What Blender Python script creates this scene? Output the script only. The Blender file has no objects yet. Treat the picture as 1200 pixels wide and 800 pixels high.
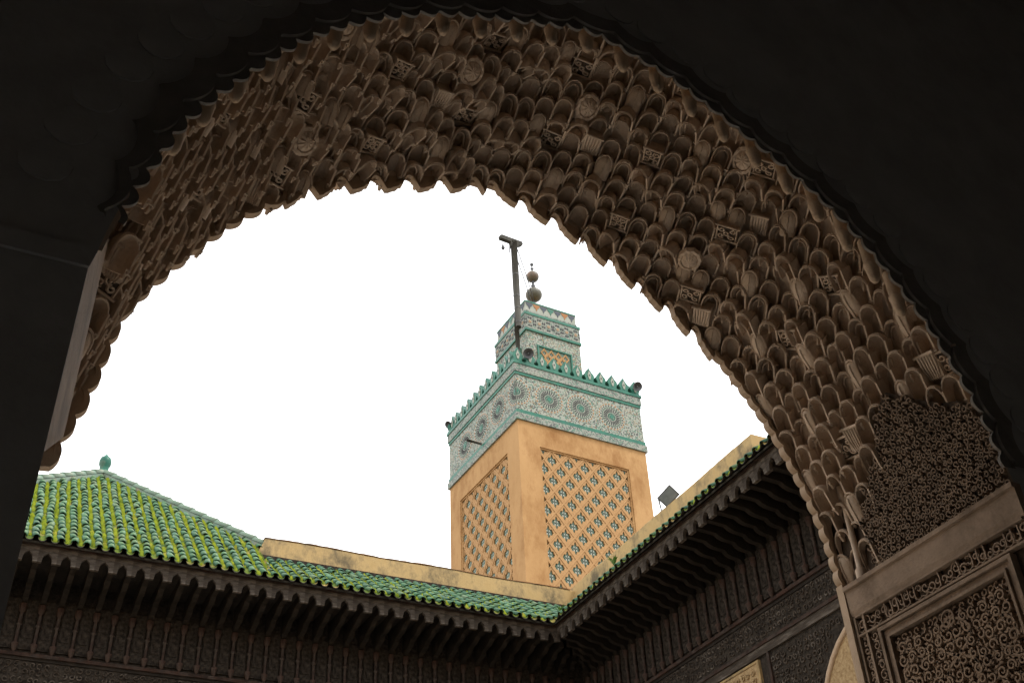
import bpy, math, random
import numpy as np
from mathutils import Matrix, Vector
random.seed(7)
PI = math.pi
S = bpy.context.scene
COL = S.collection
EYE = 1.6                                   # eye height above the hall floor

# ------------------------------------------------------------------ camera
cam_d = bpy.data.cameras.new('camera')
cam_d.sensor_width = 36.0
cam_d.lens = 36.0 * 1334.9 / 1200.0
cam_d.clip_start = 0.05
cam_d.clip_end = 2000
cam = bpy.data.objects.new('camera', cam_d)
COL.objects.link(cam)
_r = Vector((0.89924504, -0.4354391, -0.04184686))
_u = Vector((-0.23323238, -0.55818184, 0.79626358))
_f = Vector((0.37008245, 0.70627602, 0.60350075))
m3 = Matrix((_r, _u, -_f)).transposed()
cam.matrix_world = Matrix.Translation((0, 0, EYE)) @ m3.to_4x4()
S.camera = cam

# ------------------------------------------------------------------ sky, sun, exposure
SUN_EL, SUN_AZ = math.radians(58), math.radians(135)     # azimuth clockwise from +Y
W = bpy.data.worlds.new('World')
S.world = W
W.use_nodes = True
nt = W.node_tree
nt.nodes.clear()
wo = nt.nodes.new('ShaderNodeOutputWorld')
bg = nt.nodes.new('ShaderNodeBackground')
sky = nt.nodes.new('ShaderNodeTexSky')
sky.sky_type = 'NISHITA'
sky.sun_disc = False
sky.sun_elevation = SUN_EL
sky.sun_rotation = SUN_AZ
mx = nt.nodes.new('ShaderNodeMix')
mx.data_type = 'RGBA'
mx.inputs['Factor'].default_value = 0.9               # a closed, bright cloud cover
mx.inputs['B'].default_value = (13.0, 13.1, 13.2, 1)
nt.links.new(sky.outputs['Color'], mx.inputs['A'])
nt.links.new(mx.outputs['Result'], bg.inputs['Color'])
bg.inputs['Strength'].default_value = 0.12
nt.links.new(bg.outputs['Background'], wo.inputs['Surface'])
sd = bpy.data.lights.new('sun', 'SUN')
sd.energy = 1.5
sd.angle = math.radians(14)
sd.color = (1.0, 0.95, 0.87)
sun = bpy.data.objects.new('sun', sd)
COL.objects.link(sun)
sv = Vector((math.sin(SUN_AZ) * math.cos(SUN_EL), math.cos(SUN_AZ) * math.cos(SUN_EL), math.sin(SUN_EL)))
sun.rotation_euler = sv.to_track_quat('Z', 'Y').to_euler()
S.view_settings.view_transform = 'Standard'
S.view_settings.look = 'None'
S.view_settings.exposure = 0.75
S.view_settings.gamma = 1.0
S.cycles.max_bounces = 8
S.cycles.diffuse_bounces = 5
S.cycles.use_denoising = True
S.cycles.sample_clamp_indirect = 6.0

# ------------------------------------------------------------------ helpers
class MB:
    """collects faces, links them as one mesh object"""
    def __init__(s):
        s.v = []; s.f = []; s.m = []; s.sm = []
    def add(s, vs, fs, mat=0, smooth=False):
        o = len(s.v)
        s.v += [tuple(p) for p in vs]
        s.f += [tuple(i + o for i in f) for f in fs]
        s.m += [mat] * len(fs); s.sm += [smooth] * len(fs)
        return s
    def box(s, x0, x1, y0, y1, z0, z1, mat=0):
        v = [(x0, y0, z0), (x1, y0, z0), (x1, y1, z0), (x0, y1, z0), (x0, y0, z1), (x1, y0, z1), (x1, y1, z1), (x0, y1, z1)]
        f = [(0, 3, 2, 1), (4, 5, 6, 7), (0, 1, 5, 4), (1, 2, 6, 5), (2, 3, 7, 6), (3, 0, 4, 7)]
        return s.add(v, f, mat)
    def prism(s, pts, fn, a, b, mat=0, smooth=False):
        """outline pts extruded: fn(p, q, t) with t from a (front) to b (back)"""
        n = len(pts)
        v = [fn(p, q, a) for p, q in pts] + [fn(p, q, b) for p, q in pts]
        f = [tuple(range(n)), tuple(range(2 * n - 1, n - 1, -1))]
        s.add(v, f, mat)
        o = len(s.v) - 2 * n
        s.f += [(o + i, o + (i + 1) % n, o + n + (i + 1) % n, o + n + i) for i in range(n)]
        s.m += [mat] * n; s.sm += [smooth] * n
        return s
    def tube(s, pts, r, n=6, mat=0, smooth=True, cap=True):
        pts = [Vector(p) for p in pts]
        rs = r if isinstance(r, (list, tuple)) else [r] * len(pts)
        o = len(s.v); up = Vector((0.0123, 0.0, 1)).normalized()
        for i, p in enumerate(pts):
            d = (pts[min(i + 1, len(pts) - 1)] - pts[max(i - 1, 0)])
            d = d.normalized() if d.length > 1e-9 else Vector((0, 0, 1))
            a = d.cross(up)
            if a.length < 1e-3: a = d.cross(Vector((1, 0.01, 0)))
            a.normalize(); b = d.cross(a)
            for k in range(n):
                t = 2 * PI * k / n
                s.v.append(tuple(p + (a * math.cos(t) + b * math.sin(t)) * rs[i]))
        c = len(pts)
        for i in range(c - 1):
            for k in range(n):
                s.f.append((o + i * n + k, o + i * n + (k + 1) % n, o + (i + 1) * n + (k + 1) % n, o + (i + 1) * n + k)); s.m.append(mat); s.sm.append(smooth)
        if cap:
            s.f.append(tuple(o + k for k in range(n))); s.f.append(tuple(o + (c - 1) * n + k for k in range(n - 1, -1, -1)))
            s.m += [mat] * 2; s.sm += [False] * 2
        return s
    def lathe(s, prof, cx=0, cy=0, n=14, mat=0):
        o = len(s.v)
        for r, z in prof:
            for k in range(n):
                s.v.append((cx + r * math.cos(2 * PI * k / n), cy + r * math.sin(2 * PI * k / n), z))
        for i in range(len(prof) - 1):
            for k in range(n):
                s.f.append((o + i * n + k, o + i * n + (k + 1) % n, o + (i + 1) * n + (k + 1) % n, o + (i + 1) * n + k)); s.m.append(mat); s.sm.append(True)
        return s
    def ribbon(s, path, w, h, fn, mat=0):
        """flat raised strip along a 2-D path; fn(p, q, height) maps to 3-D"""
        n = len(path); o = len(s.v)
        for i, (p, q) in enumerate(path):
            a = path[max(i - 1, 0)]; b = path[min(i + 1, n - 1)]
            dx, dy = b[0] - a[0], b[1] - a[1]; L = math.hypot(dx, dy) or 1
            nx, ny = -dy / L, dx / L
            ww = w[i] if isinstance(w, (list, tuple)) else w
            for t, hh in ((-0.5, 0), (-0.32, h), (0.32, h), (0.5, 0)):
                s.v.append(tuple(fn(p + nx * ww * t, q + ny * ww * t, hh)))
        for i in range(n - 1):
            for k in range(3):
                s.f.append((o + i * 4 + k, o + i * 4 + k + 1, o + i * 4 + 5 + k, o + i * 4 + 4 + k)); s.m.append(mat); s.sm.append(False)
        for i in (0, n - 1):
            s.f.append((o + i * 4, o + i * 4 + 1, o + i * 4 + 2, o + i * 4 + 3)); s.m.append(mat); s.sm.append(False)
        return s
    def grid(s, P, mat=0, smooth=False):
        """P[i][j] points"""
        o = len(s.v); n = len(P[0])
        for row in P: s.v += [tuple(p) for p in row]
        for i in range(len(P) - 1):
            for j in range(n - 1):
                s.f.append((o + i * n + j, o + i * n + j + 1, o + (i + 1) * n + j + 1, o + (i + 1) * n + j)); s.m.append(mat); s.sm.append(smooth)
        return s
    def merge(s, mesh_arrays, M):
        v, f, m, sm = mesh_arrays
        o = len(s.v)
        a = np.array(v); R_ = np.array(M.to_3x3()); t = np.array(M.translation)
        s.v += [tuple(p) for p in (a @ R_.T + t)]
        s.f += [tuple(i + o for i in ff) for ff in f]; s.m += m; s.sm += sm
    def mesh(s, name, mats):
        me = bpy.data.meshes.new(name)
        me.from_pydata(s.v, [], s.f)
        for mt in (mats if isinstance(mats, (list, tuple)) else [mats]): me.materials.append(mt)
        me.polygons.foreach_set('material_index', s.m)
        me.polygons.foreach_set('use_smooth', s.sm)
        me.update()
        return me
    def build(s, name, mats, parent=None, **props):
        return put(name, s.mesh(name, mats), parent, **props)
    def arrays(s): return (s.v, s.f, s.m, s.sm)

def put(name, me, parent=None, loc=None, rz=0.0, scale=None, M=None, **props):
    o = bpy.data.objects.new(name, me)
    COL.objects.link(o)
    if parent is not None: o.parent = parent
    if M is not None: o.matrix_basis = M
    else:
        if loc is not None: o.location = loc
        if rz: o.rotation_euler = (0, 0, rz)
        if scale is not None: o.scale = scale
    for k, v in props.items(): o[k] = v
    return o
def thing(name, label, cat, loc=(0, 0, 0), rz=0.0, group=None):
    o = put(name, None, None, loc, rz, label=label, category=cat)
    if group: o['group'] = group
    return o
def project(P):
    d = Vector(P) - Vector((0, 0, EYE))
    z = d.dot(_f)
    return (600 + 1334.9 * d.dot(_r) / z, 400 - 1334.9 * d.dot(_u) / z, z) if z > 0.1 else (-9999, -9999, 1e9)
def lerp_table(tab, t):
    if t <= tab[0][0]: return tab[0][1]
    for (a, va), (b, vb) in zip(tab, tab[1:]):
        if t <= b: return va + (vb - va) * (t - a) / (b - a)
    return tab[-1][1]

# ------------------------------------------------------------------ materials
def mat(name, base, rough=0.8, var=None, scale=4.0, bump=0.0, bscale=30.0, spec=0.3, stains=None, stain_scale=1.2, stain_range=(0.55, 0.75), stretch=None, rnd=None, coat=0.0):
    m = bpy.data.materials.new(name); m.use_nodes = True
    n = m.node_tree; L = n.links; b = n.nodes['Principled BSDF']
    b.inputs['Roughness'].default_value = rough
    b.inputs['Specular IOR Level'].default_value = spec
    if coat: b.inputs['Coat Weight'].default_value = coat; b.inputs['Coat Roughness'].default_value = 0.15
    tc = n.nodes.new('ShaderNodeTexCoord')
    vec = tc.outputs['Object']
    if stretch:
        mp = n.nodes.new('ShaderNodeMapping'); mp.inputs['Scale'].default_value = stretch
        L.new(vec, mp.inputs['Vector']); svec = mp.outputs['Vector']
    else: svec = vec
    out = None
    if var:
        ns = n.nodes.new('ShaderNodeTexNoise'); ns.inputs['Scale'].default_value = scale; ns.inputs['Detail'].default_value = 8; ns.inputs['Roughness'].default_value = 0.65
        L.new(svec, ns.inputs['Vector'])
        rp = n.nodes.new('ShaderNodeValToRGB'); rp.color_ramp.elements[0].position = 0.32; rp.color_ramp.elements[1].position = 0.68
        rp.color_ramp.elements[0].color = (*var, 1); rp.color_ramp.elements[1].color = (*base, 1)
        L.new(ns.outputs['Fac'], rp.inputs['Fac']); out = rp.outputs['Color']
    else:
        rgb = n.nodes.new('ShaderNodeRGB'); rgb.outputs[0].default_value = (*base, 1); out = rgb.outputs[0]
    if rnd:                                      # every piece a slightly different firing of the glaze
        oi = n.nodes.new('ShaderNodeObjectInfo')
        r2 = n.nodes.new('ShaderNodeValToRGB'); els = r2.color_ramp.elements
        els[0].color = (*rnd[0], 1); els[1].color = (*rnd[-1], 1); els[0].position = 0; els[1].position = 1
        for i, c in enumerate(rnd[1:-1]):
            e = els.new((i + 1) / (len(rnd) - 1)); e.color = (*c, 1)
        L.new(oi.outputs['Random'], r2.inputs['Fac'])
        mm = n.nodes.new('ShaderNodeMix'); mm.data_type = 'RGBA'; mm.inputs['Factor'].default_value = 0.6
        L.new(out, mm.inputs['A']); L.new(r2.outputs['Color'], mm.inputs['B']); out = mm.outputs['Result']
    if stains:
        n2 = n.nodes.new('ShaderNodeTexNoise'); n2.inputs['Scale'].default_value = stain_scale; n2.inputs['Detail'].default_value = 10; n2.inputs['Roughness'].default_value = 0.72
        L.new(svec, n2.inputs['Vector'])
        mr = n.nodes.new('ShaderNodeMapRange'); mr.inputs['From Min'].default_value = stain_range[0]; mr.inputs['From Max'].default_value = stain_range[1]
        L.new(n2.outputs['Fac'], mr.inputs['Value'])
        m2 = n.nodes.new('ShaderNodeMix'); m2.data_type = 'RGBA'
        L.new(mr.outputs['Result'], m2.inputs['Factor']); L.new(out, m2.inputs['A']); m2.inputs['B'].default_value = (*stains, 1); out = m2.outputs['Result']
    L.new(out, b.inputs['Base Color'])
    if bump:
        n3 = n.nodes.new('ShaderNodeTexNoise'); n3.inputs['Scale'].default_value = bscale; n3.inputs['Detail'].default_value = 6
        L.new(svec, n3.inputs['Vector'])
        bp = n.nodes.new('ShaderNodeBump'); bp.inputs['Strength'].default_value = bump; bp.inputs['Distance'].default_value = 0.02
        L.new(n3.outputs['Fac'], bp.inputs['Height']); L.new(bp.outputs['Normal'], b.inputs['Normal'])
    return m

def zellij(name, scale, colors, grout=(0.36, 0.36, 0.31), randomness=0.35, gap=0.07):
    """cut-tile mosaic far too fine to pick apart: small facets in a grid with pale joints"""
    m = bpy.data.materials.new(name); m.use_nodes = True
    n = m.node_tree; L = n.links; b = n.nodes['Principled BSDF']
    b.inputs['Roughness'].default_value = 0.5; b.inputs['Specular IOR Level'].default_value = 0.12
    tc = n.nodes.new('ShaderNodeTexCoord'); sp = n.nodes.new('ShaderNodeSeparateXYZ'); L.new(tc.outputs['Object'], sp.inputs[0])
    ad = n.nodes.new('ShaderNodeMath'); ad.operation = 'ADD'; L.new(sp.outputs[0], ad.inputs[0]); L.new(sp.outputs[1], ad.inputs[1])
    cb = n.nodes.new('ShaderNodeCombineXYZ'); L.new(ad.outputs[0], cb.inputs[0]); L.new(sp.outputs[2], cb.inputs[1])
    rt = n.nodes.new('ShaderNodeMapping'); rt.inputs['Rotation'].default_value = (0, 0, PI / 4); L.new(cb.outputs[0], rt.inputs[0])
    v1 = n.nodes.new('ShaderNodeTexVoronoi'); v1.voronoi_dimensions = '2D'; v1.inputs['Scale'].default_value = scale; v1.inputs['Randomness'].default_value = randomness
    v2 = n.nodes.new('ShaderNodeTexVoronoi'); v2.voronoi_dimensions = '2D'; v2.feature = 'DISTANCE_TO_EDGE'; v2.inputs['Scale'].default_value = scale; v2.inputs['Randomness'].default_value = randomness
    L.new(rt.outputs[0], v1.inputs['Vector']); L.new(rt.outputs[0], v2.inputs['Vector'])
    s2 = n.nodes.new('ShaderNodeSeparateColor'); L.new(v1.outputs['Color'], s2.inputs[0])
    rp = n.nodes.new('ShaderNodeValToRGB'); rp.color_ramp.interpolation = 'CONSTANT'
    els = rp.color_ramp.elements
    els[0].position = 0; els[0].color = (*colors[0][1], 1); els[1].position = colors[1][0]; els[1].color = (*colors[1][1], 1)
    for p, c in colors[2:]:
        e = els.new(p); e.color = (*c, 1)
    L.new(s2.outputs[0], rp.inputs['Fac'])
    lt = n.nodes.new('ShaderNodeMath'); lt.operation = 'LESS_THAN'; lt.inputs[1].default_value = gap; L.new(v2.outputs['Distance'], lt.inputs[0])
    mm = n.nodes.new('ShaderNodeMix'); mm.data_type = 'RGBA'; L.new(lt.outputs[0], mm.inputs['Factor']); L.new(rp.outputs['Color'], mm.inputs['A']); mm.inputs['B'].default_value = (*grout, 1)
    # weathering
    ns = n.nodes.new('ShaderNodeTexNoise'); ns.inputs['Scale'].default_value = 1.3; ns.inputs['Detail'].default_value = 8; L.new(tc.outputs['Object'], ns.inputs['Vector'])
    mr = n.nodes.new('ShaderNodeMapRange'); mr.inputs['From Min'].default_value = 0.5; mr.inputs['From Max'].default_value = 0.8; mr.inputs['To Max'].default_value = 0.5; L.new(ns.outputs['Fac'], mr.inputs['Value'])
    m3_ = n.nodes.new('ShaderNodeMix'); m3_.data_type = 'RGBA'; L.new(mr.outputs['Result'], m3_.inputs['Factor']); L.new(mm.outputs['Result'], m3_.inputs['A']); m3_.inputs['B'].default_value = (0.3, 0.29, 0.22, 1)
    L.new(m3_.outputs['Result'], b.inputs['Base Color'])
    bp = n.nodes.new('ShaderNodeBump'); bp.inputs['Strength'].default_value = 0.3; bp.inputs['Distance'].default_value = 0.01; L.new(v2.outputs['Distance'], bp.inputs['Height']); L.new(bp.outputs['Normal'], b.inputs['Normal'])
    return m

M_ = {}
M_['stucco'] = mat('carved_stucco', (0.62, 0.49, 0.375), 0.85, (0.48, 0.37, 0.275), 5, 0.25, 60, 0.2, (0.33, 0.245, 0.175), 2.3, (0.48, 0.72))
M_['stucco_pale'] = mat('plain_stucco', (0.50, 0.375, 0.27), 0.85, (0.38, 0.28, 0.19), 6, 0.25, 50, 0.2)
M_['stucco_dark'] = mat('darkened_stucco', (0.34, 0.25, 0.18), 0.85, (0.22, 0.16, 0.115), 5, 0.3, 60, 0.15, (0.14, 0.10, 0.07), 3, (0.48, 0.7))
M_['stucco_mid'] = mat('mid_stucco', (0.30, 0.215, 0.15), 0.9, (0.19, 0.135, 0.095), 6, 0.3, 60, 0.1)  # middle brown tone of the stucco, for the scroll carving
M_['stucco_deep'] = mat('deep_brown_stucco', (0.24, 0.175, 0.125), 0.9, (0.15, 0.11, 0.08), 5, 0.3, 60, 0.1)  # deeper brown tone of the stucco, for the arabesque
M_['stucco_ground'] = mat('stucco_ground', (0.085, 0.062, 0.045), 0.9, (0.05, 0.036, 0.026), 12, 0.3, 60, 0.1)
M_['hall'] = mat('hall_plaster', (0.43, 0.42, 0.41), 0.9, (0.34, 0.33, 0.32), 3, 0.2, 20, 0.1)
M_['ring'] = mat('dark_ring', (0.24, 0.22, 0.20), 0.95, (0.17, 0.155, 0.14), 5, 0.2, 20, 0.05)  # ring colour, a step darker and browner than the hall plaster
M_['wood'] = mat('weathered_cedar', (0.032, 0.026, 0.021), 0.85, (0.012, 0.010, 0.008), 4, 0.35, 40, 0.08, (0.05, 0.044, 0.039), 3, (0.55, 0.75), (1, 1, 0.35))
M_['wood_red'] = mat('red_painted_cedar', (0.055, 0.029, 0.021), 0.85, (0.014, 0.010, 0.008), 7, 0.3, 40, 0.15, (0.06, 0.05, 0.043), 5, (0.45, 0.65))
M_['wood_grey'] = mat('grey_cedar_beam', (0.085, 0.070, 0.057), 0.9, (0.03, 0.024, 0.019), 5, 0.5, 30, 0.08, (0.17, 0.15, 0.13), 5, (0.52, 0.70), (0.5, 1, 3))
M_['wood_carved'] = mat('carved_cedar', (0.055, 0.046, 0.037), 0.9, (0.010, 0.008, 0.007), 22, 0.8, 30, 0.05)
M_['plaster'] = mat('ochre_plaster', (0.385, 0.228, 0.10), 0.85, (0.32, 0.182, 0.075), 1.3, 0.3, 14, 0.15, (0.22, 0.105, 0.036), 0.9, (0.47, 0.69), (1, 1, 0.55))
M_['lattice'] = mat('ochre_lattice', (0.365, 0.218, 0.10), 0.85, (0.30, 0.168, 0.07), 3, 0.15, 25, 0.2, (0.26, 0.13, 0.05), 1.5, (0.6, 0.8))
M_['parapet'] = mat('weathered_plaster', (0.44, 0.315, 0.155), 0.9, (0.37, 0.25, 0.11), 2.2, 0.3, 20, 0.15, (0.13, 0.10, 0.06), 2.2, (0.47, 0.63), (1, 1, 0.6))
M_['coping'] = mat('stained_coping', (0.28, 0.13, 0.05), 0.9, (0.10, 0.07, 0.045), 4, 0.4, 25, 0.15)
GREENS = [(0.028, 0.105, 0.05), (0.045, 0.15, 0.065), (0.02, 0.075, 0.05), (0.08, 0.20, 0.10), (0.05, 0.125, 0.035), (0.13, 0.185, 0.10)]
M_['tile'] = mat('green_glazed_tile', (0.04, 0.13, 0.058), 0.45, (0.022, 0.07, 0.04), 9, 0.25, 30, 0.3, (0.15, 0.18, 0.05), 7, (0.52, 0.70), rnd=GREENS, coat=0.0)
M_['tile_old'] = mat('worn_green_tile', (0.07, 0.16, 0.11), 0.45, (0.15, 0.18, 0.13), 5, 0.15, 30, 0.4, (0.24, 0.16, 0.09), 4, (0.52, 0.72))
M_['pan'] = mat('mossy_pan_tile', (0.12, 0.16, 0.015), 0.9, (0.05, 0.09, 0.022), 5, 0.6, 45, 0.1, (0.38, 0.25, 0.09), 3.2, (0.52, 0.68))
M_['moss'] = mat('moss', (0.175, 0.20, 0.009), 0.95, (0.08, 0.115, 0.008), 3, 0, 20, 0.1, (0.22, 0.18, 0.03), 5, (0.55, 0.7))
M_['tile_edge'] = mat('dark_tile_underside', (0.05, 0.045, 0.035), 0.9, (0.025, 0.022, 0.018), 6, 0.2, 30, 0.1)
M_['green'] = mat('green_glaze', (0.032, 0.155, 0.105), 0.35, (0.022, 0.09, 0.065), 3, 0.1, 30, 0.15, (0.12, 0.15, 0.11), 4, (0.55, 0.75))
M_['green_pale'] = mat('pale_green_tile', (0.105, 0.15, 0.112), 0.5, (0.055, 0.10, 0.075), 5, 0.1, 30, 0.12)
M_['grey_green'] = mat('grey_green_tile', (0.07, 0.09, 0.075), 0.5, (0.05, 0.06, 0.05), 5, 0, 30, 0.12)
M_['white'] = mat('white_tile', (0.29, 0.30, 0.255), 0.4, (0.21, 0.225, 0.18), 5, 0, 30, 0.12)
M_['black'] = mat('black_tile', (0.03, 0.031, 0.033), 0.5, None, 4, 0, 30, 0.12)
M_['honey'] = mat('honey_tile', (0.30, 0.13, 0.035), 0.4, (0.22, 0.09, 0.025), 5, 0, 30, 0.12)
M_['blue'] = mat('blue_tile', (0.05, 0.06, 0.075), 0.5, None, 4, 0, 30, 0.12)
W_, K_, H_, G_, B_ = (0.25, 0.265, 0.225), (0.03, 0.03, 0.032), (0.18, 0.12, 0.06), (0.06, 0.14, 0.10), (0.055, 0.06, 0.06)
M_['zellij'] = zellij('zellij_mosaic', 21, [(0, W_), (0.36, K_), (0.56, H_), (0.66, W_), (0.82, G_)], (0.20, 0.215, 0.18))
M_['zellij_fine'] = zellij('zellij_fine', 19, [(0, W_), (0.42, K_), (0.62, G_), (0.82, H_)], (0.20, 0.215, 0.175))
M_['zellij_band'] = zellij('zellij_band', 19, [(0, (0.22, 0.23, 0.20)), (0.40, B_), (0.60, (0.15, 0.17, 0.14)), (0.85, G_)], (0.19, 0.20, 0.17), 0.05)
M_['gold'] = mat('copper_ball', (0.10, 0.085, 0.05), 0.5, (0.055, 0.055, 0.04), 3, 0.1, 20, 0.4, (0.15, 0.07, 0.035), 1.5, (0.52, 0.7))
M_['grey_wood'] = mat('grey_mast_wood', (0.062, 0.058, 0.046), 0.8, (0.026, 0.025, 0.021), 6, 0.3, 30, 0.2, None, 1, (0, 1), (1, 1, 0.2))
M_['dark_metal'] = mat('dark_metal', (0.03, 0.032, 0.034), 0.45, (0.05, 0.05, 0.05), 8, 0, 20, 0.5)
M_['grey_metal'] = mat('grey_metal', (0.16, 0.18, 0.18), 0.5, (0.09, 0.10, 0.10), 8, 0, 20, 0.5)
M_['marble'] = mat('worn_marble', (0.70, 0.68, 0.63), 0.5, (0.58, 0.56, 0.52), 2, 0.05, 10, 0.4)
M_['ground'] = mat('dusty_ground', (0.26, 0.22, 0.17), 0.95, (0.20, 0.17, 0.13), 0.3, 0.2, 3, 0.1)
M_['court_wall'] = mat('court_plaster', (0.62, 0.50, 0.37), 0.9, (0.52, 0.41, 0.29), 2, 0.2, 20, 0.2)
M_['leaf'] = mat('weed_leaf', (0.10, 0.20, 0.03), 0.7, (0.06, 0.12, 0.02), 20)
M_['stone'] = mat('pale_carved_stucco', (0.42, 0.31, 0.17), 0.85, (0.22, 0.14, 0.065), 26, 0.6, 40, 0.2)
M_['roof_flat'] = mat('flat_roof', (0.35, 0.30, 0.23), 0.95, (0.25, 0.21, 0.16), 2)

# ------------------------------------------------------------------ setting
MB().add([(-900, -900, -0.03), (900, -900, -0.03), (900, 900, -0.03), (-900, 900, -0.03)], [(0, 1, 2, 3)]).build('ground', M_['ground'], kind='structure')
pv = MB()
for i in range(14):
    for j in range(11):
        pv.box(-5 + i * 1.003 + 0.004, -5 + (i + 1) * 1.003 - 0.004, 5.0 + j * 0.947 + 0.004, 5.0 + (j + 1) * 0.947 - 0.004, -0.025, 0.0)
pv.build('courtyard_floor', M_['marble'], kind='structure')
MB().box(-4, 13, -5, 4.99, -0.025, -0.002).build('floor', M_['marble'], kind='structure')
MB().box(-4.3, 13.3, -5.3, 3.56, 11.5, 11.8).build('ceiling', M_['hall'], kind='structure')
MB().box(-4.3, 13.3, -5.3, -5, 0, 11.49).build('back_wall', M_['hall'], kind='structure')
MB().box(-4.3, -4, -4.99, 3.56, 0, 11.49).build('left_wall', M_['hall'], kind='structure')
MB().box(13, 13.3, -4.99, 3.56, 0, 11.49).build('right_wall', M_['hall'], kind='structure')

# ------------------------------------------------------------------ the carved arch
YN, YF = 3.57, 5.0
XL, XR, ZI = 0.0875, 4.85, 4.56                    # jambs and springing
CP = [(0.13, 2.78), (0.12, 2.95), (0.17, 3.24), (0.25, 3.57), (0.36, 3.88), (0.585, 4.28), (0.80, 4.60), (1.03, 4.85), (1.42, 5.15), (1.76, 5.31), (2.12, 5.45), (2.50, 5.565),
      (2.82, 5.49), (3.10, 5.39), (3.50, 5.15), (3.91, 4.87), (4.18, 4.62), (4.40, 4.33), (4.58, 4.02), (4.72, 3.67), (4.81, 3.34), (4.85, 2.96)]
CP = [Vector((x, z + EYE)) for x, z in CP]
def catmull(P, n=14):
    out = []
    Q = [P[0] * 2 - P[1]] + P + [P[-1] * 2 - P[-2]]
    for i in range(1, len(Q) - 2):
        a, b, c, d = Q[i - 1:i + 3]
        for k in range(n):
            t = k / n
            out.append(0.5 * ((2 * b) + (c - a) * t + (2 * a - 5 * b + 4 * c - d) * t * t + (3 * b - a - 3 * c + d) * t ** 3))
    out.append(P[-1].copy())
    return out
CC = catmull(CP)
CS = [0.0]
for a, b in zip(CC, CC[1:]): CS.append(CS[-1] + (b - a).length)
LEN = CS[-1]
import bisect
def curve(s):
    s = min(max(s, 0), LEN - 1e-6)
    i = bisect.bisect_right(CS, s) - 1
    t = (s - CS[i]) / max(CS[i + 1] - CS[i], 1e-9)
    p = CC[i].lerp(CC[i + 1], t)
    a = CC[max(i - 5, 0)]; b = CC[min(i + 6, len(CC) - 1)]
    d = (b - a).normalized()
    return p, Vector((d.y, -d.x))                    # point, inward normal (to the right of travel)
S_TOP = CS[min(range(len(CC)), key=lambda i: -CC[i].y)]

arch = thing('carved_arch', 'large brown stucco arch with honeycomb muqarnas vaulting framing the courtyard view', 'arch', (2.47, 4.3, 0))
AO = Vector((-2.47, -4.3, 0))
class AB(MB):                                       # geometry in world coordinates, children of the arch
    def build(s, name, mats, parent=None, **p):
        o = super().build(name, mats, parent or arch, **p)
        o.location = AO if parent is None else (0, 0, 0)
        return o

# wall faces round the opening
def loop_pts(off, scallop=None):
    L = [(XL, 0.0), (XL, 1.5), (XL, 3.0), (XL, 4.2), (XL, ZI - 0.09)]
    n = 260
    for i in range(n + 1):
        s = LEN * i / n
        p, nn = curve(s)
        if s < 0.16: continue
        o = off(s) if callable(off) else off
        q = p + nn * o
        L.append((q.x, q.y))
    L += [(XR, ZI - 0.05), (XR, 3.0), (XR, 1.5), (XR, 0.0)]
    return L
def outer(p):
    x0, x1, z1 = -4.0, 13.0, 11.5
    if p[1] <= 4.6: return (x0 if p[0] < 2.47 else x1, p[1])
    dx, dz = p[0] - 2.47, p[1] - 4.2
    t = min((x1 - 2.47) / dx if dx > 1e-6 else 1e9, (x0 - 2.47) / dx if dx < -1e-6 else 1e9, (z1 - 4.2) / dz if dz > 1e-6 else 1e9)
    return (2.47 + dx * t, 4.2 + dz * t)
def bumps(s, period, amp):
    u = (s - S_TOP) / period
    return amp * abs(math.cos(PI * u)) ** 0.6
front = AB()
LP = loop_pts(lambda s: -0.015)
Pts = [[(q[0], YN, q[1]) for q in LP], [(outer(q)[0], YN, outer(q)[1]) for q in LP]]
front.grid(Pts)
front.build('inner_wall_face', M_['hall'])
back = AB()
LP = loop_pts(lambda s: -0.06)
back.grid([[(q[0], YF, q[1]) for q in LP], [(outer(q)[0], YF, outer(q)[1]) for q in LP]])
back.build('courtyard_wall_face', M_['court_wall'])
top_ = AB(); top_.box(-4, 13, YN, YF, 11.5, 11.75); top_.build('wall_top', M_['roof_flat'])
# rough ground of the vault behind the cells, and the two plain jamb faces
def rise_(v, c):
    A = 0.60 * c ** 1.3
    return A * math.sin(PI / 2 * v / .10) if v < .10 else A * (1 - (v - .10) / .90)
sof = AB()
rows = []
for i in range(3, 121):
    s = LEN * i / 120
    p, nn = curve(s)
    rows.append([(p.x - nn.x * d, y, p.y - nn.y * d + e) for y, d, e in ((YN + 0.002, 0.0, 0), (YN + 0.004, 0.17, 0)) + tuple((YN + v_ * (YF - YN), 0.10, rise_(v_, max(0, -nn.y))) for v_ in (.02, .05, .10, .25, .5, .75, .92)) + ((YF - 0.01, 0.10, 0), (YF - 0.002, 0.02, 0))])
sof.grid(rows)
sof.build('vault_ground', M_['stucco'])
jb = AB()
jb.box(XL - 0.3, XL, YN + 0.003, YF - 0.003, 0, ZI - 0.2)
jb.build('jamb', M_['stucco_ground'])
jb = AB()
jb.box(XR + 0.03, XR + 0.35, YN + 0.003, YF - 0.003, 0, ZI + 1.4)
jb.build('jamb', M_['stucco_ground'])

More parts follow.
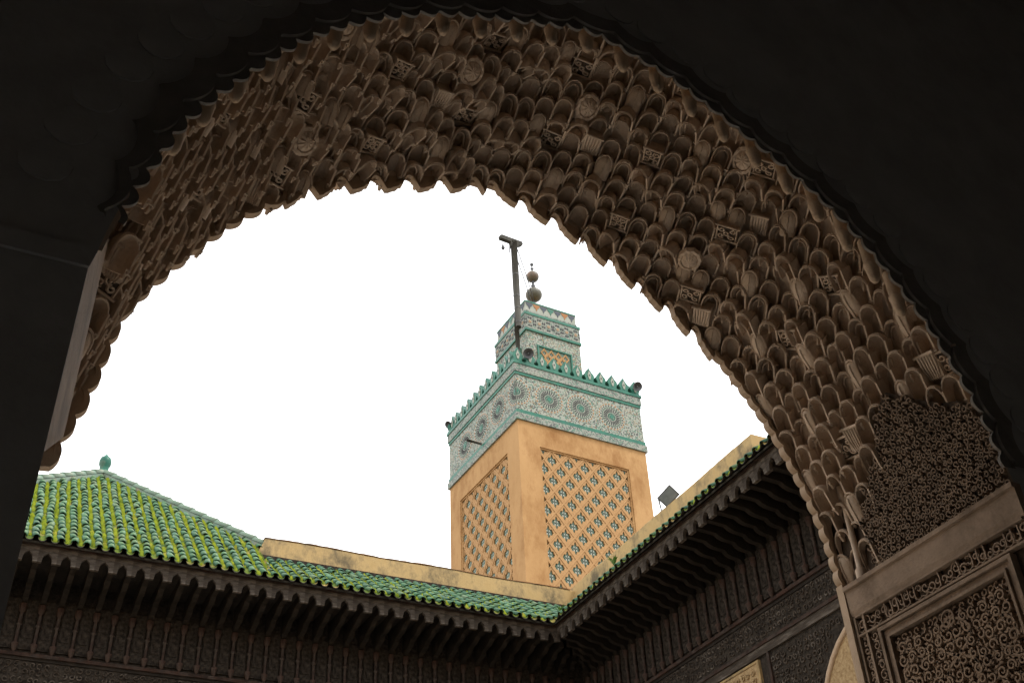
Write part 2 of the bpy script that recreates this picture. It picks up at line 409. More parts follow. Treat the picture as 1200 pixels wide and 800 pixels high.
# ---- muqarnas cell kinds. Local frame: front faces -Y, z 0 at the top
def niche(Wd=0.125, Hh=0.2, D=0.12, rr=0.487, rib=True, n=8, m=4, inner=False, point=1.0):
    b = MB(); r = Wd * rr; rd = D * 0.9; hd = Hh * 0.46 * point; zs = -Hh * 0.05 - hd
    rings = [(-Hh, 1.0), (zs, 1.0)] + [(zs + hd * math.sin(PI / 2 * j / m), max(math.cos(PI / 2 * j / m), 0.02) ** 0.85) for j in range(1, m + 1)]
    se = lambda c: math.copysign(abs(c) ** 0.8, c)
    P = [[(r * k * se(math.cos(PI * i / n)), rd * k * se(math.sin(PI * i / n)), z) for i in range(n + 1)] for z, k in rings]
    b.grid(P, smooth=True)
    h = Wd / 2
    # outer skin of the hood and its rim: no flat plates
    ro, do, up_ = r * 1.13, D, 0.012
    rings_o = [(-Hh, 1.0), (zs, 1.0)] + [(zs + (hd + up_) * math.sin(PI / 2 * j / m), max(math.cos(PI / 2 * j / m), 0.02) ** 0.85) for j in range(1, m + 1)]
    Po = [[(ro * k * se(math.cos(PI * i / n)), do * k * se(math.sin(PI * i / n)), z) for i in range(n + 1)] for z, k in rings_o]
    b.grid(Po, smooth=True)
    b.grid([[q[0] for q in P], [q[0] for q in Po]]); b.grid([[q[-1] for q in P], [q[-1] for q in Po]])
    b.grid([P[0], Po[0]])
    if rib:
        arc = [(r * 1.02, -0.004, -Hh)] + [(r * k * 1.04, -0.004, z) for z, k in rings[1:]] + [(-r * k * 1.04, -0.004, z) for z, k in rings[::-1][1:-1]] + [(-r * 1.02, -0.004, -Hh)]
        b.tube(arc, 0.0055, 4, smooth=False, cap=False)
    if inner:                                       # a second, smaller arch line inside the hollow
        k2 = 0.72
        arc = [(r * k2 * math.cos(t), rd * (0.35), zs - 0.01 + hd * 0.75 * math.sin(t)) for t in [PI * i / 8 for i in range(9)]]
        b.tube([(arc[0][0], arc[0][1], -Hh)] + arc + [(arc[-1][0], arc[-1][1], -Hh)], 0.007, 4, smooth=False, cap=False)
    b.box(h - 0.006, h + 0.006, -0.014, D * .6, -Hh, -Hh * 0.30)
    # foot: little corbel with a lip between neighbouring hollows
    for sg in (1,):
        x = sg * (h - 0.004)
        b.add([(x - 0.011, -0.006, -Hh + 0.02), (x + 0.011, -0.006, -Hh + 0.02), (x + 0.011, 0.03, -Hh + 0.02), (x - 0.011, 0.03, -Hh + 0.02),
               (x - 0.006, 0.002, -Hh - 0.028), (x + 0.006, 0.002, -Hh - 0.028), (x + 0.006, 0.02, -Hh - 0.028), (x - 0.006, 0.02, -Hh - 0.028)],
              [(0, 1, 5, 4), (1, 2, 6, 5), (2, 3, 7, 6), (3, 0, 4, 7), (4, 5, 6, 7)])
        b.tube([(x - 0.013, -0.010, -Hh + 0.02), (x, -0.017, -Hh + 0.018), (x + 0.013, -0.010, -Hh + 0.02)], 0.006, 5)
    return b
def curl_path(cx, cy, R, a0, turn=1.5, sgn=1, n=13, k_in=0.28):
    return [(cx + R * (1 - (1 - k_in) * i / (n - 1)) * math.cos(a0 + sgn * turn * 2 * PI * i / (n - 1)), cy + R * (1 - (1 - k_in) * i / (n - 1)) * math.sin(a0 + sgn * turn * 2 * PI * i / (n - 1))) for i in range(n)]
def carved_block(Wd=0.125, Hh=0.2, D=0.12, rnd=None):
    b = MB(); h = Wd / 2; rg = random.Random(rnd)
    # sloping carved face over a small hollow
    fn0 = lambda p, q, t: (p, 0.045 * (-q) / Hh - t, q)
    zb = -Hh * 0.72
    b.add([(-h, 0, 0), (h, 0, 0), (h, 0.045 * .72, zb), (-h, 0.045 * .72, zb), (-h, D, 0), (h, D, 0), (h, D, zb * .2), (-h, D, zb * .2)],
          [(0, 3, 7, 4), (1, 5, 6, 2), (4, 7, 6, 5), (0, 4, 5, 1), (3, 2, 6, 7)])
    b.add([fn0(-h, 0, -0.0), fn0(h, 0, 0), fn0(h, zb, 0), fn0(-h, zb, 0)], [(0, 1, 2, 3)], mat=1)
    for (cx, cy) in ((-0.25, -0.2), (0.25, -0.2), (-0.25, -0.52), (0.25, -0.52), (0, -0.36)):
        b.ribbon(curl_path(cx * Wd, cy * Hh, 0.026, rg.uniform(0, 6.28), 1.1, rg.choice((-1, 1)), 9, 0.35), 0.014, 0.013, fn0)
    for x in (-h + 0.006, h - 0.006): b.ribbon([(x, -0.004), (x, zb + 0.004)], 0.012, 0.014, fn0)
    b.tube([(-h - 0.012, -0.006, 0.0), (h + 0.012, -0.006, 0.0)], 0.0105, 6)
    b.tube([(-h - 0.012, 0.022, zb), (h + 0.012, 0.022, zb)], 0.0105, 6)
    return b
def fluted(Wd=0.125, Hh=0.2, D=0.12):
    b = MB(); h = Wd / 2
    b.add([(-h, .02, -Hh * .8), (h, .02, -Hh * .8), (h, .02, 0), (-h, .02, 0), (-h, D, 0), (h, D, 0), (h, D, -Hh * .2), (-h, D, -Hh * .2)], [(0, 1, 2, 3), (3, 2, 5, 4), (1, 6, 5, 2), (0, 3, 4, 7), (0, 7, 6, 1)])
    for i in range(6):
        x = -h + Wd * (i + 0.5) / 6
        b.tube([(x, 0.010, -0.006), (x * 0.9, 0.014, -Hh * 0.5), (x * 0.62, 0.024, -Hh * 0.84)], [0.0095, 0.008, 0.005], 5)
    b.tube([(-h - 0.01, 0.0, 0.0), (h + 0.01, 0.0, 0.0)], 0.011, 6)
    return b
def round_cell(Wd=0.125, Hh=0.2, D=0.12):
    """the swelling half-round pillars between hollows"""
    b = MB(); n = 8; r = Wd * 0.46
    prof = [(-Hh, 0.45), (-Hh * 0.86, 0.62), (-Hh * 0.62, 0.84), (-Hh * 0.45, 0.92), (-Hh * 0.42, 1.02), (-Hh * 0.37, 1.02), (-Hh * 0.34, 0.94), (-Hh * 0.1, 1.0), (0, 0.98)]
    b.grid([[(r * k * math.cos(PI + PI * i / n), r * k * 0.9 * math.sin(PI + PI * i / n) + 0.03, z) for i in range(n + 1)] for z, k in prof], smooth=True)
    b.grid([[(r * k, 0.03, z), (r * k, D, z)] for z, k in prof]); b.grid([[(-r * k, 0.03, z), (-r * k, D, z)] for z, k in prof])
    b.add([(r * math.cos(PI + PI * i / n), r * 0.9 * math.sin(PI + PI * i / n) + 0.03, 0) for i in range(n + 1)] + [(r, D, 0), (-r, D, 0)], [tuple(range(n + 3))])
    b.add([(r * .45 * math.cos(PI + PI * i / n), r * .4 * math.sin(PI + PI * i / n) + 0.03, -Hh) for i in range(n + 1)], [tuple(range(n + 1))])
    return b
def rosette_cell(Wd=0.2, Hh=0.16, D=0.12):
    """shell-like boss with radiating flutes"""
    b = MB(); n = 20
    rings = [(0.0, -0.035), (0.35, -0.03), (0.62, -0.008), (0.66, 0.0), (0.72, -0.012), (0.92, -0.006), (1.0, 0.03)]
    P = []
    for k, y in rings:
        P.append([(Wd / 2 * k * (1 + (0.06 * (i % 2) if k > 0.3 else 0)) * math.cos(2 * PI * i / n), y + (0.008 if i % 2 else 0) * (k > 0.3), -Hh / 2 + Hh * 0.6 * k * (1 + (0.06 * (i % 2) if k > 0.3 else 0)) * math.sin(2 * PI * i / n)) for i in range(n + 1)])
    b.grid(P, smooth=False)
    return b
def finger(Wd=0.125, Hh=0.2, D=0.12, rib=True):
    """half-round shaft with a domed head under a thin arch line"""
    b = MB(); n = 8; r = Wd * 0.40
    prof = [(-Hh, 0.97), (-Hh * 0.62, 1.0), (-Hh * 0.45, 1.0), (-Hh * 0.30, 0.93), (-Hh * 0.18, 0.76), (-Hh * 0.09, 0.5), (-Hh * 0.04, 0.05)]
    b.grid([[(r * 1.12 * k * math.cos(PI + PI * i / n), r * k * 0.75 * math.sin(PI + PI * i / n) + 0.035, z) for i in range(n + 1)] for z, k in prof], smooth=True)
    b.grid([[(r * 1.12 * k, yy, z) for yy in (0.035, D)] for z, k in prof]); b.grid([[(-r * 1.12 * k, yy, z) for yy in (0.035, D)] for z, k in prof])
    if False: b.add([(-Wd / 2, 0.035, -Hh * .92), (Wd / 2, 0.035, -Hh * .92), (Wd / 2, 0.035, 0), (-Wd / 2, 0.035, 0), (-Wd / 2, D, 0), (Wd / 2, D, 0), (Wd / 2, D, -Hh * .15), (-Wd / 2, D, -Hh * .15)], [(0, 1, 2, 3), (3, 2, 5, 4), (1, 6, 5, 2), (0, 3, 4, 7), (0, 7, 6, 1), (4, 5, 6, 7)])
    if rib:
        b.tube([(0, -0.75 * r * k + 0.032, z) for z, k in prof[:5]], 0.005, 4, smooth=False)
        arc = [(r * 1.12 * k, 0.02, z + 0.006) for z, k in prof[1:]] + [(-r * 1.12 * k, 0.02, z + 0.006) for z, k in prof[::-1][:-1]]
        b.tube(arc, 0.007, 4, smooth=False)
    return b
UM = [M_['stucco'], M_['stucco_ground']]
KINDS = {'niche': niche(), 'twin': niche(0.125, 0.2, 0.12, 0.487, True, 8, 4, True), 'deep': niche(0.125, 0.23, 0.14, 0.46, True, 8, 4, False, 1.25),
         'wide': niche(0.25, 0.25, 0.15, 0.47, True, 10, 4, True), 'tall': niche(0.14, 0.30, 0.14, 0.47, True, 8, 4, True, 0.8),
         'carved': carved_block(rnd=3), 'carved2': carved_block(0.15, 0.22, rnd=9), 'fluted': fluted(), 'round': round_cell(), 'finger': finger(), 'finger2': finger(0.125, 0.2, 0.12, False), 'rosette': rosette_cell()}
KM = {k: b.mesh('muqarnas_cell', UM) for k, b in KINDS.items()}

ZB = [(3.56, 4.97), (3.68, 5.14), (3.78, 5.18), (3.90, 5.27), (4.10, 5.44), (4.22, 5.36), (4.33, 5.22), (4.48, 5.10), (4.60, 4.98), (4.67, 4.93), (4.70, 4.50)]
PITCH = 0.119
def rise(v, crown):
    """how far the vault climbs behind its near edge before it steps down to the far one"""
    vp, A = 0.10, 0.60 * crown ** 1.3
    if v < vp: return A * math.sin(PI / 2 * v / vp)
    return A * (1 - (v - vp) / (1 - vp))
cells = []
rg = random.Random(21)
HGT = {'deep': .23, 'wide': .25, 'tall': .30, 'carved2': .22, 'rosette': .16}
NCOL = 12
rows_s = []                                        # row positions, stepped outward from the apex so both flanks match
for dirn in (1, -1):
    s = S_TOP + (0.0 if dirn > 0 else -0.118); i = 0
    while 0.10 < s < LEN - 0.03:
        p, nn = curve(s)
        side = math.sqrt(max(0.0, 1 - min(1, nn.y * nn.y)))
        st = 0.118 + 0.034 * side
        rows_s.append((s, i, st, dirn)); s += dirn * st; i += 1
for s, k, st, dirn in rows_s:
    p, nn = curve(s)
    crown = max(0.0, -nn.y); side = math.sqrt(max(0.0, 1 - crown * crown))
    j = 0
    while j < NCOL:
        wide = 1
        y = YN + 0.065 + PITCH * (j + (0.5 if k % 2 else 0.0))
        if y > YF - 0.03: break
        v = (y - YN) / (YF - YN)
        # woven order: hollows and shafts alternate, carved blocks and double hollows at a wide lattice
        c4, r4 = (j + (k // 2) % 2 * 2) % 4, k % 4
        if crown > 0.8: kind = 'finger' if (c4 == 3 and r4 % 2) else 'twin' if c4 % 2 else 'niche'
        else: kind = ('niche', 'finger', 'twin', 'niche')[c4] if r4 % 2 == 0 else ('niche', 'twin', 'niche', 'deep')[c4]
        if k % 5 == 2 and j % 4 == (k // 5) % 4: kind = 'carved' if (k // 5) % 2 else 'carved2'
        if False and k % 6 == 5 and j % 5 == (k // 6 * 2) % 5 and j < NCOL - 1: kind = 'wide'; wide = 2; y += PITCH / 2
        if k % 9 == 4 and j % 6 == (k // 9 * 3 + 1) % 6: kind = 'fluted'
        boss = crown > 0.72 and k % 8 == 3 and j % 6 == (2 if (k // 8) % 2 else 5)
        pos = Vector((p.x - nn.x * 0.02, y, p.y + rise(v, crown)))
        sl = 0.60 * crown ** 1.3 / (0.9 * (YF - YN))  # fall of the vault toward the courtyard
        N3 = Vector((nn.x, nn.y * sl, nn.y)).normalized()
        ka, ja = 2 * PI * k / 5, 2 * PI * (j + (0.5 if k % 2 else 0)) / 4
        am_ = 0.03 + 0.03 * crown ** 2; und = am_ * math.cos(ka) * math.cos(ja)
        ds_, dy_ = -am_ * 2 * PI / 5 / st * math.sin(ka) * math.cos(ja) * dirn, -am_ * 2 * PI / 4 / PITCH * math.cos(ka) * math.sin(ja)
        tan_ = Vector((nn.y, 0, -nn.x)) * -1
        tf_ = 0.85 if kind in ('niche', 'twin', 'deep', 'finger') and crown > 0.5 else 0.35 if kind in ('niche', 'twin', 'deep', 'finger') else 0.0
        N3 = (N3 - tan_ * ds_ * tf_ - Vector((0, 1, 0)) * dy_ * tf_).normalized()
        U = Vector((0, -0.95 * crown ** 1.5, 1 - 0.55 * crown ** 1.5))
        if dirn < 0:                                # the flank above the viewer: tiers stand upright and turn their faces in to the hall
            w_ = 0.62 * min(1.0, max(0.0, (0.97 - crown) / 0.25))
            N3 = (N3 * (1 - w_) + Vector((0.1, -1, -0.25)) * w_).normalized(); U = U.normalized() * (1 - w_) + Vector((0, 0, 1)) * w_
        U = (U - N3 * U.dot(N3)).normalized()
        X = (-N3).cross(U)
        hh = (st + 0.04 if crown < 0.7 else 0.165) * rg.uniform(0.97, 1.05)
        h0 = HGT.get(kind, .2)
        if kind == 'wide': hh *= 1.25
        if kind == 'deep': hh *= 1.1
        out = 0.018 * ((k + j) % 2) + und
        if not (p.x > 3.9 and pos.z < lerp_table(ZB, y)) and not (p.x < 1.0 and pos.z < lerp_table(ZB, y) + 0.03 and y < 4.7):
            B = Matrix((X, -N3, U)).transposed().to_4x4() @ Matrix.Rotation(rg.uniform(-.03, .03), 4, 'Y') @ Matrix.Rotation(math.radians(11), 4, 'X')
            c = pos + U * (hh * 0.5) + N3 * (0.012 + out)
            if c.y < YN + 0.035: c.y = YN + 0.035
            sx = PITCH / 0.125 * 1.01
            M = Matrix.Translation(c) @ B @ Matrix.Diagonal((sx, sx, hh / h0, 1))
            px = project(c)
            vis = -50 < px[0] < 1250 and -50 < px[1] < 850
            cells.append(((px[2] if vis else 99 + px[2]), kind, M))
            if boss: cells.append(((px[2] if vis else 99 + px[2]), 'rosette', Matrix.Translation(c + N3 * 0.015 + U * 0.02) @ B @ Matrix.Diagonal((.8, .8, 1.0, 1))))
        j += wide
cells.sort(key=lambda c: c[0])
for i, (d, kind, M) in enumerate(cells[:300]):
    put('muqarnas_cell', KM[kind], arch, M=Matrix.Translation(AO) @ M)
rest = AB()
for d, kind, M in cells[300:]: rest.merge(KINDS[kind].arrays(), M)
rest.build('muqarnas_cells', UM, kind='stuff')

# ---- near archivolt: double scalloped ring on the hall side, and the short columns behind it
for dd, yy, am, per in ((0.0, YN - 0.012, 0.055, 0.125), (-0.05, YN - 0.03, 0.06, 0.25)):
    a_ = AB(); P0 = []; P1 = []; P2 = []
    n = 420
    for i in range(n + 1):
        s = 0.35 + (LEN - 0.45) * i / n
        p, nn = curve(s)
        ib = dd + bumps(s, per, am) - 0.02
        P0.append((p.x + nn.x * ib, yy, p.y + nn.y * ib)); wd_ = 0.02 + (0.07 if dd == 0 else 0.10) * min(1.0, (s - 0.3) / 0.8); P1.append((p.x + nn.x * (ib - wd_), yy, p.y + nn.y * (ib - wd_))); P2.append((p.x + nn.x * ib, yy + 0.018, p.y + nn.y * ib))
    a_.grid([P1, P0, P2])
    a_.build('scalloped_ring', M_['ring'])
lob = MB()
lob.prism([(0.105 * math.cos(2 * PI * i / 14), 0.105 * math.sin(2 * PI * i / 14)) for i in range(14)], lambda p, q, t: (p, t, q), -0.009, 0.0)
lobm = lob.mesh('archivolt_lobe', M_['hall'])
for i in range(34):
    s = 0.5 + (LEN - 0.7) * i / 33
    p, nn = curve(s)
    put('archivolt_lobe', lobm, arch, loc=AO + Vector((p.x - nn.x * 0.34, YN - 0.002, p.y - nn.y * 0.34)))
colm = MB()
colm.lathe([(0.0, -0.165), (0.02, -0.16), (0.034, -0.13), (0.042, -0.05), (0.046, -0.04), (0.046, -0.02), (0.04, -0.01), (0.042, 0.16)], n=10)
colme = colm.mesh('edge_column', M_['stucco_pale'])
s = S_TOP
i0 = int((S_TOP - 0.8) / 0.25)
for i in range(-i0, int((LEN - S_TOP - 1.0) / 0.25)):
    s = S_TOP + i * 0.25
    p, nn = curve(s)
    put('edge_column', colme, arch, loc=AO + Vector((p.x - nn.x * 0.0, YN + 0.075, p.y - nn.y * 0.0 + 0.07)))

# ---- far border: the scalloped lip against the sky, piece by piece
LIPP = [(0, 1.0), (.06, 1.0), (.08, .6), (.12, .1), (.19, -.36), (.27, -.48), (.35, -.38), (.42, -.1), (.465, .3), (.5, .52), (.56, .5), (.62, .6), (.66, .82), (.74, .84), (.82, .9), (.87, 1.0), (1.0, 1.0)]
def lip_piece(s0, s1, amp, hang):
    b = AB()
    us = [q[0] for q in LIPP] if hang else [i / 10 for i in range(11)]
    A = []; mir = (s0 + s1) / 2 < S_TOP
    for u in us:
        s = s0 + (s1 - s0) * u
        p, nn = curve(s)
        prof = amp * (lerp_table(LIPP, 1 - u if mir else u) if hang else (0.25 + 0.75 * math.sin(PI * u) ** 0.7))
        if p.x < 1.0: prof += lerp_table([(4.36, 0.02), (4.55, 0.035), (4.75, 0.065), (5.0, 0.055), (5.4, 0.0)], p.y)
        dirv = Vector((0, -1)).lerp(nn, 0.35).normalized() if hang else nn
        A.append((Vector((p.x, p.y)) + dirv * prof, Vector((p.x, p.y)) - nn * 0.04, Vector((p.x, p.y)) + dirv * (prof - 0.03)))
    y0, y1 = YF - 0.026, YF + 0.014
    b.grid([[(c.x, y0 + .004, c.y) for a, c, e in A], [(e.x, y0 + .004, e.y) for a, c, e in A], [(e.x, y0 - .012, e.y) for a, c, e in A], [(a.x, y0 - .012, a.y) for a, c, e in A], [(a.x, y1, a.y) for a, c, e in A], [(c.x, y1, c.y) for a, c, e in A]])
    for (a, c, e) in (A[0], A[-1]):
        b.add([(a.x, y0 - .012, a.y), (a.x, y1, a.y), (c.x, y1, c.y), (c.x, y0, c.y)], [(0, 1, 2, 3)])
    b.build('lip_scallop', M_['stucco_pale'])
s = 0.02 + (S_TOP - 0.02) % 0.16 if False else 0.02
while s < LEN - 0.02:
    p, nn = curve(s)
    crown = -nn.y
    st = 0.25 if crown > 0.75 else 0.16 if p.x < 2.4 else 0.10
    e = min(s + st, LEN)
    lip_piece(s, e, 0.078 if crown > 0.75 else 0.05 if p.x < 2.4 else 0.028, crown > 0.75)
    s = e
# plain plaster strip down the courtyard edge of the right jamb, and the splayed strip of the left one
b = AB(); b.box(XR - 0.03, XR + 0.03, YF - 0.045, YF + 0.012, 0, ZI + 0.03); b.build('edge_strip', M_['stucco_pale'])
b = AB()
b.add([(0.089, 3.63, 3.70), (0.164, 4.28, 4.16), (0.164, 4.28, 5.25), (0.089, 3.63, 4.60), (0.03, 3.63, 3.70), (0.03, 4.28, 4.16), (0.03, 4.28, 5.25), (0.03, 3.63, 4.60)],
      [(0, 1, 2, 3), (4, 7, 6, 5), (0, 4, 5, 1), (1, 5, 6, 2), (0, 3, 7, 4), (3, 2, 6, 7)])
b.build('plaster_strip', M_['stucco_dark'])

# ---- right jamb: impost, upper arabesque, framed panel
def cx_right(z):
    lo, hi = S_TOP, LEN
    for _ in range(30):
        mid = (lo + hi) / 2
        if curve(mid)[0].y > z: lo = mid
        else: hi = mid
    return curve(lo)[0].x if z < curve(S_TOP)[0].y else 2.5
CXT = [(z / 50, cx_right(z / 50)) for z in range(228, 300)]
b = AB()
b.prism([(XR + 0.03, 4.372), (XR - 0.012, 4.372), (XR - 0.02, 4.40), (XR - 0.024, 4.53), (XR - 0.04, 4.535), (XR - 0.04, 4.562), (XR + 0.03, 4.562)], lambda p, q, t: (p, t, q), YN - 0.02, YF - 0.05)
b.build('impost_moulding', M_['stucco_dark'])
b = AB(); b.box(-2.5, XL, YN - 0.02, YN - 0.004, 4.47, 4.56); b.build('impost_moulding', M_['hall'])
up = lambda p, q, t: (lerp_table(CXT, q) + 0.035 - t, p, q)
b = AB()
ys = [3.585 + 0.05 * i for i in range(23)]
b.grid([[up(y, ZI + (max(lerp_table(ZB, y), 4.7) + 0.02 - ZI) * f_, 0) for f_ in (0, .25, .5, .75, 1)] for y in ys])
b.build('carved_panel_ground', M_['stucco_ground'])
b = AB(); rg = random.Random(5)
row = 0; q = ZI + 0.028
while q < 5.5:
    y = 3.60 + (0.021 if row % 2 else 0)
    while y < 4.68:
        if q < lerp_table(ZB, y) + 0.03 * math.sin(y * 40) + rg.uniform(-.02, .03):
            yy, qq = y + rg.uniform(-.006, .006), q + rg.uniform(-.006, .006)
            R = rg.uniform(0.017, 0.022)
            b.ribbon(curl_path(yy, qq, R, rg.uniform(0, 6.28), rg.uniform(0.75, 1.15), rg.choice((-1, 1)), 10, 0.35), 0.0115, 0.028, up)
            if rg.random() < 0.5: b.ribbon([(yy + 0.021, qq - 0.009), (yy + 0.027, qq + 0.003), (yy + 0.022, qq + 0.014)], [0.004, 0.013, 0.003], 0.028, up)
        y += 0.042
    q += 0.038; row += 1
b.build('arabesque_carving', M_['stucco_deep'], kind='stuff')
b = AB()                                            # slim colonette in the recess beside the edge strip
b.lathe([(0.035, 4.565), (0.035, 4.62), (0.02, 4.64), (0.02, 5.1), (0.034, 5.12), (0.034, 5.2)], XR + 0.0, 4.80, 10)
b.build('colonette', M_['stucco'])
flat = lambda p, q, t: (XR + 0.028 - t, p, q)
b = AB(); rg = random.Random(11)                   # band of script-like carving under the impost
q0, q1 = 4.255, 4.36
y = 3.60
while y < 4.93:
    R = rg.uniform(0.024, 0.036)
    a0 = rg.uniform(0, 6.28)
    b.ribbon(curl_path(y, rg.uniform(4.285, 4.325), R, a0, rg.uniform(0.8, 1.3), rg.choice((-1, 1)), 12, 0.3), 0.012, 0.024, flat)
    if rg.random() < 0.6:
        x = y + 0.03
        b.ribbon([(x, 4.268), (x + rg.uniform(-.006, .006), 4.31), (x + 0.004, 4.352)], [0.014, 0.011, 0.016], 0.028, flat)
    if rg.random() < 0.6: b.ribbon([(y - 0.02, 4.275), (y + 0.01, 4.262), (y + 0.04, 4.28)], [0.006, 0.013, 0.005], 0.026, flat)
    y += 0.05
b.build('inscription_band', M_['stucco_dark'], kind='stuff')
b = AB()
for q in (4.245, 4.365): b.box(XR - 0.012, XR + 0.035, 3.58, 4.93, q - 0.006, q + 0.006)
for yv in (4.94, 4.865): b.box(XR - 0.010, XR + 0.034, yv - 0.008, yv + 0.008, 1.2, 4.366)
b.build('band_fillet', M_['stucco_dark'])
b = AB(); rg = random.Random(12)                   # two narrow upright carved bands
for yc, wv in ((4.905, 0.026), (4.82, 0.034)):
    z = 2.6
    while z < 4.24:
        sg = rg.choice((-1, 1))
        b.ribbon(curl_path(yc + rg.uniform(-.004, .004), z, wv * 0.85, rg.uniform(0, 6.28), rg.uniform(.8, 1.2), sg, 11, 0.3), 0.011, 0.024, flat)
        b.ribbon([(yc - sg * wv * .7, z + 0.02), (yc, z + 0.032), (yc + sg * wv * .7, z + 0.028)], [0.004, 0.012, 0.004], 0.022, flat)
        z += wv * 1.75
b.build('border_carving', M_['stucco_dark'], kind='stuff')
# frame mouldings of the big panel
PY0, PY1, PZ1, PZ0 = 3.715, 4.765, 4.225, 1.4
for ins, wd, hh in ((0.0, 0.022, 0.05), (0.026, 0.03, 0.03), (0.06, 0.016, 0.045)):
    b = AB()
    b.box(XR + 0.03 - hh, XR + 0.034, PY0 + ins, PY1 - ins, PZ1 - ins - wd, PZ1 - ins)
    for ya, yb in ((PY0 + ins, PY0 + ins + wd), (PY1 - ins - wd, PY1 - ins)):
        b.box(XR + 0.03 - hh, XR + 0.034, ya, yb, PZ0, PZ1 - ins - wd - 0.0005)
    b.build('panel_frame', M_['stucco_dark'])
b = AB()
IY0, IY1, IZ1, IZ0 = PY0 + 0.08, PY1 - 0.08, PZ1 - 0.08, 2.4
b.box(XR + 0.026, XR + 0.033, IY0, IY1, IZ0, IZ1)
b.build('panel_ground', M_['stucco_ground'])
b = AB(); rg = random.Random(31)
yc = (IY0 + IY1) / 2
deep = lambda p, q, t: (XR + 0.026 - t, p, q)
def both(path, w, h):
    b.ribbon(path, w, h, deep)
    b.ribbon([(2 * yc - p, q) for p, q in path], w, h, deep)
# ogee lattice of broad bands, mirrored scrolls between, then leaves
for row in range(9):
    zc = IZ1 - 0.17 - row * 0.215
    for ox in (0.0, 0.30):
        z0 = zc - (0.1075 if ox else 0)
        og = [(yc + ox + 0.155 * math.sin(t) * (1 - 0.25 * math.sin(t) ** 2), z0 + 0.108 - 0.216 * i / 12) for i, t in [(i, PI * i / 12) for i in range(13)]]
        ok = [q for q in og if q[0] < IY1 - 0.005 and q[1] < IZ1 - 0.005]
        if len(ok) > 3: both(ok, 0.024, 0.034)
        og = [(2 * (yc + ox) - p, q) for p, q in og]
        ok = [q for q in og if q[0] < IY1 - 0.005 and q[1] < IZ1 - 0.005]
        if ox and len(ok) > 3: both(ok, 0.017, 0.027)
    for k in range(7):
        for zo in (0.075, 0.003, -0.069):
            R = rg.uniform(0.027, 0.037)
            cx_ = yc + 0.036 + k * 0.070 + rg.uniform(-.01, .01)
            if cx_ > IY1 - R: continue
            cz = min(zc + zo + rg.uniform(-.012, .012), IZ1 - R - 0.004)
            n_ = 15
            w_ = [0.018 * (1 - 0.4 * i / n_) for i in range(n_)]
            both(curl_path(cx_, cz, R, rg.uniform(0, 6.28), rg.uniform(1.0, 1.5), rg.choice((-1, 1)), n_, 0.2), w_, 0.038)
            t = rg.uniform(0, 6.28)
            for dt in (0, 2.1, 4.2):
                c_, s_ = math.cos(t + dt), math.sin(t + dt)
                lf = [(cx_ + c_ * R * 1.05, cz + s_ * R * 1.05), (cx_ + math.cos(t + dt + .25) * R * 1.35, cz + math.sin(t + dt + .25) * R * 1.35), (cx_ + math.cos(t + dt + .6) * R * 1.5, cz + math.sin(t + dt + .6) * R * 1.5)]
                if all(IY0 < q_[0] < IY1 and q_[1] < IZ1 - 0.006 for q_ in lf): both(lf, [0.006, 0.021, 0.004], 0.034)
b.ribbon([(yc + 0.045 * math.cos(2 * PI * i / 16), IZ1 - 0.07 + 0.045 * math.sin(2 * PI * i / 16)) for i in range(17)], 0.014, 0.04, deep)
for i in range(6): b.ribbon([(yc + 0.008 * math.cos(PI * i / 3), IZ1 - 0.07 + 0.008 * math.sin(PI * i / 3)), (yc + 0.04 * math.cos(PI * i / 3), IZ1 - 0.07 + 0.04 * math.sin(PI * i / 3))], [0.004, 0.014], 0.032, deep)
for i in range(17):                                 # a lower layer of small tendrils behind
    for j in range(40):
        y_, z_ = IY0 + 0.025 + i * (IY1 - IY0 - 0.05) / 16 + rg.uniform(-.008, .008), IZ1 - 0.03 - j * 0.045
        b.ribbon(curl_path(y_, z_, 0.023, rg.uniform(0, 6.28), rg.uniform(.6, 1.0), rg.choice((-1, 1)), 9, .4), 0.013, 0.016, deep)
b.build('scroll_carving', M_['stucco_mid'], kind='stuff')

